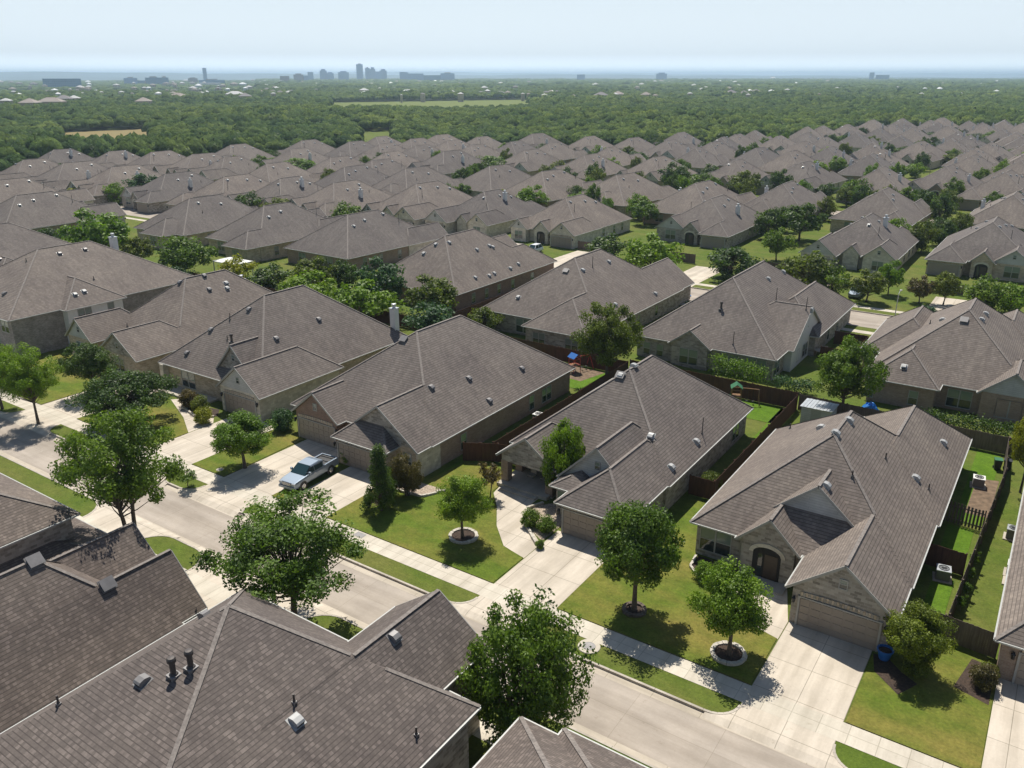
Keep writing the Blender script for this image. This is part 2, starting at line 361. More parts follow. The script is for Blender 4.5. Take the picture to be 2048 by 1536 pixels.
def walls_mesh(vols, o, mats, base):
    w = MB(); ox, oy = o; idx = {}; ml = []
    def mi(k):
        if k not in idx: idx[k] = len(ml); ml.append(M[k])
        return idx[k]
    for V in vols:
        m = mi(V.wall or base); gm = mi(V.gab or V.wall or base)
        a0, a1 = V.a0 + .42, V.a1 - .42; b0 = V.b0 + (.42 if V.e[0] == 'h' else .26); b1 = V.b1 - (.42 if V.e[1] == 'h' else .26)
        P = lambda a, b, z: (V.P(a, b, z)[0] - ox, V.P(a, b, z)[1] - oy, z)
        zt = V.z + .12
        fl = (lambda q: q) if V.ax == 'y' else (lambda q: q[::-1])
        if V.solid == 'open':   # porch: a gable carried on pillars
            for q0, q1 in ((b0, b0 + .35),):
                for q in (q0, q1): w.poly(fl([P(a0, q, 2.25), P(a1, q, 2.25), P(a1, q, zt), P(V.ac, q, V.zr - .2), P(a0, q, zt)]), m)
                w.poly(fl([P(a0, q1, 2.25), P(a1, q1, 2.25), P(a1, q0, 2.25), P(a0, q0, 2.25)]), m)
            continue
        if not V.solid: continue
        w.poly(fl([P(a1, b0, 0), P(a1, b1, 0), P(a1, b1, zt), P(a1, b0, zt)]), m)
        w.poly(fl([P(a0, b1, 0), P(a0, b0, 0), P(a0, b0, zt), P(a0, b1, zt)]), m)
        w.poly(fl([P(a0, b0, 0), P(a1, b0, 0), P(a1, b0, zt), P(a0, b0, zt)]), m)
        w.poly(fl([P(a1, b1, 0), P(a0, b1, 0), P(a0, b1, zt), P(a1, b1, zt)]), m)
        if V.e[0] == 'g': w.poly(fl([P(a0, b0, zt), P(a1, b0, zt), P(V.ac, b0, V.zr - .2)]), gm)
        if V.e[1] == 'g': w.poly(fl([P(a1, b1, zt), P(a0, b1, zt), P(V.ac, b1, V.zr - .2)]), gm)
    return w, ml
# shared part meshes, each facing -y with its back on y = 0
def window_mesh(w, h, dbl):
    f = MB(); g = MB(); t = .07
    f.box(-w / 2 - t, w / 2 + t, -.05, .0, -t - .03, 0, 0, bot=True); f.box(-w / 2 - t, w / 2 + t, -.04, 0, h, h + t, 0, bot=True)
    f.box(-w / 2 - t, -w / 2, -.04, 0, 0, h, 0, False); f.box(w / 2, w / 2 + t, -.04, 0, 0, h, 0, False)
    n = 2 if dbl else 1
    for i in range(n):
        x0 = -w / 2 + i * w / n; x1 = x0 + w / n
        if i: f.box(x0 - .06, x0 + .06, -.045, 0, 0, h, 0, False)
        f.box(x0, x1, -.03, 0, h * .5 - .03, h * .5 + .03, 0, bot=True)
        for k, (z0, z1) in enumerate(((0, h * .5), (h * .5, h))):
            g.poly([(x0, -.012, z0), (x1, -.012, z0), (x1, -.012, z1), (x0, -.012, z1)], 0 if k == 0 else 1)
    return f.mesh('window_frame', [M['trim']]), g.mesh('window_pane', [M['glass'], M['blind']])
WIN = {'s': window_mesh(.85, 1.5, False), 'd': window_mesh(1.8, 1.55, True), 'w': window_mesh(2.3, 1.9, True), 'v': window_mesh(.42, .6, False)}
def garage_mesh(w, h=2.15):
    g = MB(); t = MB()
    g.poly([(-w / 2, -.02, 0), (w / 2, -.02, 0), (w / 2, -.02, h), (-w / 2, -.02, h)], 0)
    nx = max(4, int(w / .62)); nz = 4
    for i in range(nx):
        for k in range(nz):
            x0 = -w / 2 + i * w / nx + .07; x1 = -w / 2 + (i + 1) * w / nx - .07; z0 = k * h / nz + .07; z1 = (k + 1) * h / nz - .07
            g.box(x0, x1, -.05, -.02, z0, z1, 0, bot=True)
    t.box(-w / 2 - .13, -w / 2, -.1, 0, 0, h + .1, 0); t.box(w / 2, w / 2 + .13, -.1, 0, 0, h + .1, 0); t.box(-w / 2, w / 2, -.1, 0, h, h + .1, 0, bot=True)
    for i in range(int(w / .16)):
        x = -w / 2 + .08 + i * .16
        t.box(x - .07, x + .07, -.06, 0, h + .1 + .1 * (1 - (x / (w / 2)) ** 2), h + .42 + .1 * (1 - (x / (w / 2)) ** 2), 1 + i % 2, bot=True)
    return g.mesh('garage_door', [M['garage']]), t.mesh('garage_trim', [M['trim'], M['tan'], M['grey']])
GAR = {4.9: garage_mesh(4.9), 2.9: garage_mesh(2.9)}
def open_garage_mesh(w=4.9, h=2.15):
    g = MB(); g.poly([(-w / 2, -.02, 0), (w / 2, -.02, 0), (w / 2, -.02, h), (-w / 2, -.02, h)], 0)  # flat dark sheet painted as the shade inside an open garage
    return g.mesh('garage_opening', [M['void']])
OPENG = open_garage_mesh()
def door_mesh():
    d = MB(); d.box(-.5, .5, -.06, 0, 0, 2.1, 0); d.box(-.58, -.5, -.09, 0, 0, 2.2, 1); d.box(.5, .58, -.09, 0, 0, 2.2, 1); d.box(-.5, .5, -.09, 0, 2.1, 2.2, 1, bot=True)
    h = MB(); h.tube([(.38, -.1, 1.0), (.38, -.1, 1.15)], [.025, .025], 0)
    return d.mesh('front_door', [M['door'], M['trim']]), h.mesh('door_handle', [M['chrome']])
DOOR = door_mesh()
def arch_mesh(w=2.0, h=2.6):
    d = MB(); s = MB(); n = 10; pts = [(w / 2 * math.cos(math.pi * i / n), h - .55 + .55 * math.sin(math.pi * i / n)) for i in range(n + 1)]
    d.poly([(-w / 2, -.015, 0), (w / 2, -.015, 0)] + [(x, -.015, z) for x, z in pts], 0)  # flat dark face painted as the shade of the entry recess
    d.box(-.15, .8, -.03, -.016, .05, 2.05, 1); d.poly([(-.6, -.02, .1), (-.3, -.02, .1), (-.3, -.02, 2.0), (-.6, -.02, 2.0)], 2)
    o = [((w / 2 + .3) * math.cos(math.pi * i / n), h - .55 + .85 * math.sin(math.pi * i / n)) for i in range(n + 1)]
    for i in range(n):
        a, b, c, e = pts[i], pts[i + 1], o[i + 1], o[i]
        s.poly([(a[0], -.06, a[1]), (e[0], -.06, e[1]), (c[0], -.06, c[1]), (b[0], -.06, b[1])], 0); s.poly([(e[0], -.06, e[1]), (e[0], 0, e[1]), (c[0], 0, c[1]), (c[0], -.06, c[1])], 0)
    return d.mesh('entry_opening', [M['void'], M['door'], M['glass']]), s.mesh('entry_arch', [M['stone']])
ARCH = arch_mesh()
def lantern_mesh():
    l = MB(); l.box(-.05, .05, -.05, 0, -.05, .2, 0); l.lathe([(.0, -.22), (.09, -.2), (.11, .1), (.14, .12), (.03, .25), (0, .27)], (0, -.16, 0), 0, 8); l.box(-.02, .02, -.16, -.03, .12, .15, 0)
    return l.mesh('wall_lantern', [M['black']])
LANT = lantern_mesh()
def vent_mesh(m):       # hooded box vent on its flashing plate, z = roof normal, y = up-slope
    v = MB(); v.box(-.34, .34, -.36, .34, -.05, .015, 0)
    pr = [(-.3, .0), (-.3, .2), (-.2, .27), (.05, .27), (.28, .14), (.3, .0)]
    L = [(-.22, y, z) for y, z in pr]; Rr = [(.22, y, z) for y, z in pr]
    for i in range(len(pr) - 1): v.poly([L[i], Rr[i], Rr[i + 1], L[i + 1]], 0 if i else 1)
    v.poly(L[::-1], 0); v.poly(Rr, 0)
    return v.mesh('roof_vent', [m, M['void']])
VENT = {'d': vent_mesh(M['vent']), 'l': vent_mesh(M['ventlight'])}
def flatvent_mesh():    # low square static vent / skylight box
    v = MB(); v.box(-.45, .45, -.4, .4, -.05, .02, 0); v.box(-.36, .36, -.3, .3, .02, .14, 1); v.box(-.42, .42, -.36, .36, .14, .2, 0, bot=True)
    return v.mesh('square_vent', [M['vent'], M['void']])
FLATV = flatvent_mesh()
def pipe_mesh(r, h, cap, m):
    p = MB(); p.lathe([(r * 2.2, -.15), (r * 2.2, .0), (r * 1.3, .16), (r, .18), (r, h), (0, h)], (0, 0, 0), 0, 10)
    if cap: p.lathe([(r, h - .1), (r * 1.55, h - .08), (r * 1.6, h + .06), (r * 1.2, h + .14), (0, h + .15)], (0, 0, 0), 0, 10)
    p.box(-r * 1.9, r * 1.9, -r * 1.9, r * 1.9, -.25, .1, 1)
    return p.mesh('vent_pipe', [m, M['vent']])
PIPE = {'thin': pipe_mesh(.05, .5, False, M['pipe']), 'fat': pipe_mesh(.13, .85, True, M['pipe']), 'galv': pipe_mesh(.14, 1.5, True, M['galv']), 'mast': pipe_mesh(.045, 1.6, False, M['pipe'])}
def chimney_mesh(h=3.2, w=.95, m='white'):
    c = MB(); c.box(-w / 2, w / 2, -w / 2, w / 2, -3, h, 0); c.box(-w / 2 - .08, w / 2 + .08, -w / 2 - .08, w / 2 + .08, h, h + .08, 1, bot=True)
    c.lathe([(.2, h), (.2, h + .4), (.3, h + .42), (.3, h + .6), (0, h + .66)], (0, 0, 0), 1, 10)
    return c.mesh('chimney', [M[m], M['galv']])
CHIM = {'w': chimney_mesh(2.9, .8), 'm': chimney_mesh(2.3, .85), 's': chimney_mesh(1.6, .8)}
DIRS = {'-y': 0, '+x': math.pi / 2, '+y': math.pi, '-x': -math.pi / 2}
class House:
    def __init__(s, name, label, vols, base='tan', origin=None, group=None, rm='roof'):
        s.vols = vols
        V = vols[0]; s.o = origin or ((V.x0 + V.x1) / 2, (V.y0 + V.y1) / 2)
        s.t = thing(name, label, 'house', (s.o[0], s.o[1], 0), 0, group)
        r, g = roof_mesh(vols, s.o); w, ml = walls_mesh(vols, s.o, M, base)
        s.roof = r.build('roof', [M[rm], M['cap'], M['trim']], s.t)
        s.gut = g.build('gutter', [M['gutter'], M['trim']], s.t)
        s.wall = w.build('wall', ml, s.t)
    def L(s, x, y, z=0): return (x - s.o[0], y - s.o[1], z)
    def rz(s, x, y): return max(v.h(x, y) for v in s.vols)
    def onroof(s, me, x, y, name, upright=False, sink=0, rot=0):
        z = s.rz(x, y)
        if z < 0: z = 3
        e = .05; gx = (s.rz(x + e, y) - s.rz(x - e, y)) / (2 * e); gy = (s.rz(x, y + e) - s.rz(x, y - e)) / (2 * e)
        o = link(name, me, s.roof, s.L(x, y, z - sink))
        n = Vector((-gx, -gy, 1)).normalized()
        if upright: o.rotation_euler = (0, 0, rot)
        else:
            up = Vector((gx, gy, gx * gx + gy * gy)); up = up.normalized() if up.length > .01 else Vector((0, 1, 0))
            xx = up.cross(n); o.rotation_mode = 'QUATERNION'; o.rotation_quaternion = Matrix((xx, up, n)).transposed().to_quaternion()
        return o
    def hit(s, px, py):
        d = ray(px, py); t = (14 - H) / d.z; last = None
        while True:
            p = Vector((0, 0, H)) + d * t
            if p.z < 2.5: return None
            if s.rz(p.x, p.y) >= p.z: return p
            t += .1
    def vents(s, pts, kind='d'):
        for q in pts:
            p = s.hit(*q)
            if p: s.onroof(VENT[kind] if kind in VENT else FLATV, p.x, p.y, 'roof_vent')
    def flat(s, pts): s.vents(pts, 'sq')
    def pipes(s, pts, kind='thin'):
        for q in pts:
            p = s.hit(*q)
            if p: s.onroof(PIPE[kind], p.x, p.y, 'vent_pipe', True)
    def win(s, k, x, y, d='-y', z=.8):
        f = link('window', WIN[k][0], s.t, s.L(x, y, z), DIRS[d]); link('pane', WIN[k][1], f); return f
    def garage(s, x, y, w=4.9, d='-y', open_=False):
        if open_: g = link('garage_opening', OPENG, s.t, s.L(x, y), DIRS[d])
        else: g = link('garage_door', GAR[w][0], s.t, s.L(x, y), DIRS[d])
        link('garage_trim', GAR[w][1], g)
        for q in (-1, 1):
            dx = q * (w / 2 + .38)
            l = link('wall_lantern', LANT, s.t, s.L(x + (dx if 'y' in d else 0), y + (dx if 'x' in d else 0), 1.9), DIRS[d])
        return g
    def door(s, x, y, d='-y'):
        o = link('front_door', DOOR[0], s.t, s.L(x, y), DIRS[d]); link('door_handle', DOOR[1], o)
    def arch(s, x, y, d='-y'):
        o = link('entry_opening', ARCH[0], s.t, s.L(x, y), DIRS[d]); link('entry_arch', ARCH[1], o)
    def pillar(s, x, y, h=2.75, m='tan', w=.7):
        b = MB(); b.box(-w / 2, w / 2, -w / 2, w / 2, 0, h, 0); b.box(-w / 2 - .05, w / 2 + .05, -w / 2 - .05, w / 2 + .05, .0, .12, 1)
        b.build('porch_pillar', [M[m], M['rock']], s.t, loc=s.L(x, y))
    def chimney(s, x, y, k='w'):
        z = max(s.rz(x, y), 2.5); link('chimney', CHIM[k], s.roof, s.L(x, y, z))
def kin(o, kids):
    return (o, [kin(c, kids) for c in kids.get(o, [])])
def family(roots):      # hierarchy read once, so that copying many houses and trees stays quick
    kids = {}
    for o in COL.objects:
        if o.parent: kids.setdefault(o.parent, []).append(o)
    return [kin(r, kids) for r in roots]
def copy_tree(fam, parent=None):
    o, ch = fam; c = o.copy(); COL.objects.link(c); c.parent = parent
    for f in ch: copy_tree(f, c)
    return c
# ================================================================ the houses nearest the camera
G1 = 'houses facing the near street'
h = House('single_storey_house', 'large house with grey-sided gable above an arched porch, right of the dark round tree', [
    Vol(-19.2, -3.9, 52.3, 73.1, 2.8, .81), Vol(-13, -3.7, 62, 81, 2.76, .81), Vol(-10.8, -4.0, 48, 60, 2.78, .81, e='gh'),
    Vol(-16, -6, 54.6, 65, 2.8, .87, e='gh', gab='siding'), Vol(-15.6, -11, 51.9, 59, 2.82, .95, e='gh')], 'grey', group=G1)
h.garage(-7.4, 48.24); h.win('w', -17.3, 52.7, z=.55); h.arch(-13.3, 52.15); h.win('v', -7.4, 48.25, z=3.7); h.door(-13.3, 52.6)
h.win('s', -4.1, 70, '+x'); h.win('d', -4.1, 77, '+x'); h.win('d', -9, 80.6, '+y')
h.vents([(1698, 842), (1671, 868), (1652, 972), (1831, 957), (1886, 886)], 'l'); h.vents([(1666, 828), (1642, 856)], 'l')
h.pipes([(1771, 918), (1704, 956), (1857, 980), (1580, 858)]); h.pipes([(1701, 822)], 'galv')
h = House('single_storey_house', 'house with brick pillared porch and hipped garage wing, behind two clipped round shrubs', [
    Vol(-38.4, -22.8, 56.6, 77, 2.8, .8), Vol(-29.2, -23.0, 49.2, 62, 2.78, .8),
    Vol(-31.3, -24.2, 53.1, 63, 2.82, .98, e='gh', gab='siding'), Vol(-31.0, -27.2, 51.4, 56, 2.79, .55), Vol(-37.9, -31.9, 53.7, 61, 2.83, .75, e='gh', solid='open')], 'grey', group=G1)
h.garage(-26.1, 49.6); h.pillar(-37.2, 54.3, 2.3, 'brown'); h.pillar(-32.6, 54.3, 2.3, 'brown'); h.pillar(-37.2, 56.6, 2.3, 'brown'); h.win('d', -35.0, 57.0); h.door(-33.4, 57.0); h.win('v', -27.7, 53.36, z=4.3)
h.win('s', -30, 51.8); h.win('d', -23.2, 73.5, '+x', .6)
h.vents([(1242, 752), (1302, 874), (1392, 884), (1342, 936)], 'l'); h.flat([(1241, 752)]); h.vents([(1268, 733)], 'l'); h.pipes([(1404, 868)], 'mast')
h = House('single_storey_house', 'house with two beige garage doors and a dark brick gable behind the silver pickup truck', [
    Vol(-62, -43.6, 51.8, 77.5, 2.8, .75), Vol(-60.6, -54.2, 50.6, 60, 2.82, .8, e='gh', wall='dark'), Vol(-52.8, -46.1, 48.4, 60, 2.78, .8, wall='tan'),
    Vol(-53, -43.75, 50, 62, 2.79, .75, e='gh', wall='tan', gab='grey')], 'brown', group=G1)
h.garage(-57.4, 50.86); h.garage(-49.9, 48.82); h.win('v', -57.4, 50.86, z=3.5); h.win('s', -45.2, 50.26); 
b = MB(); b.box(-44.16, -43.95, 50.24, 53.4, 0, 2.75); b.build('stone_facing', M['stone'], h.t, loc=(-h.o[0], -h.o[1], 0))
h.win('s', -44.02, 57, '+x', .5); h.win('d', -44.02, 72, '+x', .5); h.win('s', -44.02, 69, '+x', .5)
h.vents([(880, 642), (847, 656), (811, 668), (862, 776), (937, 758), (1043, 738), (978, 802)]); h.vents([(714, 690)], 'l'); h.flat([(808, 680)])
h = House('single_storey_house', 'pale stone fronted house with two front gables left of the green ground cover', [
    Vol(-84.8, -66.9, 52.2, 76, 2.8, .82), Vol(-72.7, -65.7, 50.9, 63, 2.78, .8, e='gh', gab='siding', wall='stone'), Vol(-76.2, -68.9, 53.2, 64, 2.82, 1.08, e='gh', gab='grey')], 'tan', group=G1)
h.garage(-69.2, 51.16); h.win('v', -69.2, 51.16, z=3.7); h.win('v', -72.6, 53.46, z=4.9); h.win('w', -80, 52.6, z=.5); h.door(-74.2, 53.4); h.pillar(-84, 52.3, 2.7, 'stone')
h.vents([(499, 620), (423, 661), (375, 707), (552, 678), (637, 640)]); h.vents([(551, 583), (539, 584)], 'l'); h.pipes([(460, 640), (455, 680)]); h.pipes([(464, 686)], 'fat'); h.chimney(-68.5, 75)
h = House('single_storey_house', 'brown roofed brick house with a low gable behind the dark shade trees', [
    Vol(-102.6, -87.3, 56.5, 78, 2.8, .82), Vol(-95, -87, 50.8, 61, 2.78, .72, e='gh', gab='grey'), Vol(-104, -98, 51.8, 61, 2.82, .9, e='gh', gab='siding')], 'tan', group=G1)
h.win('v', -91, 51.06, z=3.6); h.win('d', -91, 51.06); h.win('d', -101, 52.06); h.win('v', -101, 52.06, z=3.7)
h.vents([(361, 565), (408, 552), (418, 580)]); h.vents([(452, 567), (454, 578)], 'l'); h.pipes([(460, 634), (255, 655)])
h.chimney(-99, 76, 's')
h = House('two_storey_house', 'two storey brick house with white upstairs wing at the left edge', [
    Vol(-128, -107.4, 47, 75, 5.3, .6), Vol(-118, -106.2, 53.6, 62.2, 5.27, .7, ax='x', wall='white')], 'fine', group=G1)
h.win('d', -106.62, 56.3, '+x', 3.4); h.win('s', -106.62, 60, '+x', 3.4); h.win('s', -106.62, 56, '+x', .8); h.win('d', -109.5, 47.4, '-y', 3.4); h.win('d', -112.5, 47.4, '-y', .8)
h.vents([(119, 508), (170, 500), (10, 588)]); h.vents([(168, 583), (150, 590)], 'l'); h.pipes([(53, 524), (188, 560)]); h.chimney(-118.8, 69, 'm')
h = House('two_storey_house', 'two storey house cut off by the left edge, mostly roof behind the white chimney', [Vol(-152, -130, 46, 76, 5.3, .6), Vol(-140, -129.2, 56, 64, 5.27, .7, ax='x')], 'brown', group=G1)
h.vents([(0, 520)])
h = House('single_storey_house', 'tan house at the right edge with garage beside the wooden gate fence', [Vol(1.1, 18, 49.4, 76, 2.8, .8), Vol(8, 18.2, 46, 60, 2.78, .8, e='gh')], 'brown', group=G1)
h.garage(5.0, 49.8); h.win('s', 1.52, 58, '-x'); 
# near side of the street, seen from above
G2 = 'houses on the near side of the street'
h = House('two_storey_house', 'big hip roof filling the bottom left, with two capped pipes on it', [
    Vol(-36.8, -19.3, 4.0, 25.8, 5.15, .5, ac=-29.9, zr=10.2, run0=16, run=5.8), Vol(-36.3, -19.5, -14, 12, 5.36, .3), Vol(-27.9, -21.4, 14, 29.4, 5.37, .73, e='hg')], 'grey', group=G2, rm='roofdark')
h.pipes([(348, 1352), (383, 1340)], 'fat'); h.pipes([(589, 1408), (833, 1472), (118, 1412)]); h.vents([(592, 1445)], 'l'); h.vents([(287, 1366), (788, 1275)]); h.vents([(410, 1232)])
h = House('two_storey_house', 'dark shingled house with spur gables and one metal vent at the far bottom left', [
    Vol(-51, -39.9, -14, 23.5, 2.8, .94, run=5), Vol(-46, -40.1, 10, 25.3, 2.83, 1.07, e='hg'), Vol(-51.8, -45.6, 10, 26.3, 2.77, .92, e='hg'),
    Vol(-58, -49.3, 6, 26.9, 2.8, .38), Vol(-68, -52.8, 4, 24.9, 5.7, .6)], 'grey', group=G2, rm='roofdark')
h.flat([(215, 1172), (70, 1125)])
h = House('two_storey_house', 'brown hip roof corner at the bottom centre beside the street', [Vol(-17.1, 2, -14, 26.1, 5.4, .6), Vol(-15.0, -6, 16, 26.6, 5.43, .6)], 'grey', group=G2, rm='roofdark')
# second row: backs towards the near row, fronts on the second street
G3 = 'houses backing onto the near row'
h = House('single_storey_house', 'red brick house with long windowed side wall and many vents beside the tree clump', [Vol(-93, -75, 96, 122, 2.8, .75), Vol(-84, -75.2, 108, 126, 2.77, .75), Vol(-92, -82, 112, 127, 2.78, .7, e='hg')], 'dark', group=G3)
for y in (101, 104.5, 108, 112, 118): h.win('s', -75.4, y, '+x', .5)
h.flat([(842, 485)]); h.vents([(865, 468), (895, 463), (872, 490), (898, 486), (848, 508), (806, 513), (953, 500), (978, 492), (985, 495), (1036, 528), (1020, 537), (988, 547), (978, 552), (950, 556)], 'l')
h = House('single_storey_house', 'grey roofed house behind the bushy back-yard tree, with patio windows to the rear', [Vol(-67.5, -48, 91.8, 119, 2.8, .7), Vol(-58, -48.2, 88.2, 102, 2.77, .7), Vol(-58, -48.3, 108, 124, 2.78, .72, e='hg')], 'grey', group=G3)
h.win('d', -65.5, 92.2, '-y', .7); h.win('w', -60.3, 92.2, '-y', .4); h.win('d', -55.5, 88.6, '-y', .5); h.win('d', -50.5, 88.6, '-y', .5); h.win('s', -48.4, 104, '+x', .6); h.win('s', -48.4, 110, '+x', .6)
h.flat([(1132, 542)]); h.vents([(1165, 541), (1217, 524), (1230, 610), (1310, 588), (1037, 595)], 'l'); h.pipes([(1185, 535)], 'mast')
h = House('single_storey_house', 'large grey brick house with white side gable and many rear windows behind brown fence', [
    Vol(-43.8, -25.4, 92.8, 123.5, 2.8, .75), Vol(-36, -24.7, 97.3, 110.5, 2.83, .62, ax='x', e='hg', wall='white'), Vol(-33.5, -23.8, 105, 125, 2.77, .75), Vol(-38.7, -33.2, 92.1, 100, 2.82, .75, e='gh'), Vol(-42, -33, 112, 127, 2.78, .75, e='hg')], 'grey', group=G3)
for x, k in ((-42, 's'), (-40.2, 's'), (-36, 'w'), (-31.2, 'w'), (-27.8, 'w')): h.win(k, x, 93.2 if k == 's' or x != -36 else 92.36, '-y', .45)
h.win('d', -24.9, 103.4, '+x', .6); h.win('s', -25, 100.6, '+x', .6); h.win('v', -25, 104, '+x', 4.3); h.win('d', -25.8, 94.8, '+x', .5); h.win('s', -24.2, 112, '+x', .6); h.win('s', -24.2, 117, '+x', .6)
h.flat([(1449, 557)]); h.vents([(1472, 540), (1489, 532), (1536, 558), (1566, 544), (1620, 640)], 'l'); h.pipes([(1412, 573), (1430, 565), (1552, 600), (1466, 690)], 'mast'); h.pipes([(1442, 620)], 'fat'); h.pipes([(1612, 620)], 'mast')
h = House('single_storey_house', 'house with broad dark hip roof over the clipped hedge at the right edge', [
    Vol(-16.0, .8, 95, 118, 2.8, .77), Vol(-15.6, -8.1, 92.8, 104, 2.78, .77), Vol(-4.7, 1.6, 94.3, 103, 2.82, .85, e='gh', gab='siding'), Vol(-18.3, -9, 103, 119, 2.77, .77), Vol(-8, 1, 108, 124, 2.79, .77)], 'brown', group=G3)
h.win('s', -15, 93.2, '-y', .5); h.win('w', -6.3, 95.4, '-y', .4); h.win('w', -1.6, 94.6, '-y', .5); h.win('d', .8, 94.6, '-y', .5); h.win('s', -10.5, 93.2, '-y', .5)
h.flat([(1928, 642)]); h.vents([(1971, 628), (1963, 640), (1885, 640), (1808, 735)], 'l'); h.pipes([(1860, 648)])
h = House('single_storey_house', 'hip roofed house beyond the right edge behind the hedge', [Vol(5, 21, 92, 118, 2.8, .75), Vol(5.5, 13, 90, 104, 2.77, .75)], 'tan', group=G3)
# ================================================================ the rest of the estate: six kinds of house, copied
def flipx(v): return Vol(-v.x1, -v.x0, v.y0, v.y1, v.z, v.p, v.ax, v.e, v.wall, v.gab, v.solid, v.run)
KINDS = []
def kind(vols, base, gx, gw, wins, arch, extra=None, open_=False, flip=False):
    if flip: vols = [flipx(v) for v in vols]
    f = -1 if flip else 1
    h = House('single_storey_house', 'kind', vols, base, (0, 0)); V = vols[0]
    gy = min(v.y0 for v in vols if v.x0 - .1 <= gx * f <= v.x1 + .1); gv = [v for v in vols if v.y0 == gy and v.x0 <= gx * f <= v.x1][0]
    h.garage(gx * f, gy + (.42 if gv.e[0] == 'h' else .26) - .02, gw, open_=open_)
    for k, x, y, d, z in wins: h.win(k, x * f, y, d if not flip or 'y' in d else {'+x': '-x', '-x': '+x'}[d], z)
    if arch: h.arch(arch[0] * f, arch[1])
    for x, y in ((-1.5, 3), (1.8, 1.5), (-2.5, -2.0), (2.6, 5), (1.2, -4)): h.onroof(VENT['l'], x * f, y, 'roof_vent')
    h.onroof(PIPE['thin'], -4 * f, 4, 'vent_pipe', True); h.onroof(PIPE['mast'], 3.5 * f, -6, 'vent_pipe', True)
    if extra: h.chimney(extra[0] * f, extra[1], 's')
    KINDS.append(h.t); return h
sidew = lambda x0, x1: [('s', x0, y, '-x', .7) for y in (-6, 0, 6)] + [('s', x1, y, '+x', .7) for y in (-7, -1, 4, 8)]
A_ = [Vol(-8.6, 8.6, -12.5, 12.5, 2.8, .68), Vol(2.3, 8.75, -15, -3, 2.78, .78, e='gh', wall='stone', gab='stone'), Vol(-2.6, 1.6, -13.5, -6, 2.83, .95, e='gh'), Vol(-8.3, -3.6, -14, -5, 2.79, .9, e='gh', gab='siding')]
B_ = [Vol(-8.6, 8.6, -12.5, 12.5, 2.8, .68), Vol(-8.75, -2.2, -15.4, -3, 2.78, .72), Vol(-1.8, 2.4, -13.8, -5, 2.82, .95, e='gh'), Vol(1.4, 8.7, -13.1, -3, 2.79, .74, e='gh', gab='siding'), Vol(-6, 2, 6, 15.5, 2.77, .7)]
C_ = [Vol(-8.2, 8.2, -10.5, 12, 2.8, .7), Vol(-8.5, -1.7, -14.5, -2, 2.78, .8, e='gh', gab='siding'), Vol(2.2, 8.3, -12.6, -2, 2.82, .8, e='gh'), Vol(-1.6, 2.0, -11.5, -5, 2.79, 1.0, e='gh'), Vol(1, 8.1, 5, 15, 2.77, .7)]
wA = [('d', -5.9, -13.76, '-y', .7), ('v', -5.9, -13.76, '-y', 3.5), ('v', 5.5, -14.76, '-y', 3.9), ('d', -4, 12.1, '+y', .7), ('w', 3, 12.1, '+y', .5)] + sidew(-8.2, 8.2)
wB = [('w', 5, -12.86, '-y', .6), ('v', 5, -12.86, '-y', 3.9), ('d', -2, 15.1, '+y', .7), ('w', 5, 12.1, '+y', .5)] + sidew(-8.2, 8.2)
wC = [('d', 5.2, -12.36, '-y', .7), ('v', 5.2, -12.36, '-y', 3.6), ('v', -5.1, -14.26, '-y', 3.9), ('d', -4, 11.6, '+y', .7), ('d', 4.5, 14.6, '+y', .6)] + sidew(-7.8, 7.8)
kind(A_, 'stone', 5.5, 4.9, wA, (-.5, -13.26))
kind(B_, 'tan', -5.5, 4.9, wB, (.3, -13.56))
kind(C_, 'stone', -5.1, 4.9, wC, None, (3, 2))
kind(A_, 'brown', 5.5, 4.9, wA, (-.5, -13.26), (-6, -1), flip=True)
kind(B_, 'grey', -5.5, 4.9, wB, (.3, -13.56), (-5, 0), flip=True)
kind(C_, 'tan', -5.1, 4.9, wC, None, open_=True, flip=True)
EST = [(-258, 60), (-258, 112), (-294, 122), (-302, 148), (-328, 152), (-328, 180), (-302, 196), (-292, 234), (-286, 255), (-280, 275), (-268, 305), (-245, 316), (-236, 345), (-187, 352), (-174, 385), (-154, 395), (-154, 430), (-142, 475), (-130, 515), (-126, 560), (-114, 592), (-92, 612), (-62, 602), (-45, 622), (0, 610), (60, 500), (60, 60)]
def inside(px, py, poly):
    r = np.zeros(px.shape, bool); n = len(poly)
    for i in range(n):
        x0, y0 = poly[i]; x1, y1 = poly[(i + 1) % n]
        c = ((y0 > py) != (y1 > py)) & (px < (x1 - x0) * (py - y0) / ((y1 - y0) or 1e-9) + x0); r ^= c
    return r
FAM = family(KINDS); USED = [False] * 6
ORD = ['first', 'second', 'third', 'fourth', 'fifth', 'sixth', 'seventh', 'eighth', 'ninth', 'tenth', 'eleventh', 'twelfth', 'thirteenth', 'fourteenth', 'fifteenth', 'sixteenth', 'seventeenth']
HOUSES = []      # (x, y) of every estate house, for keeping trees off them
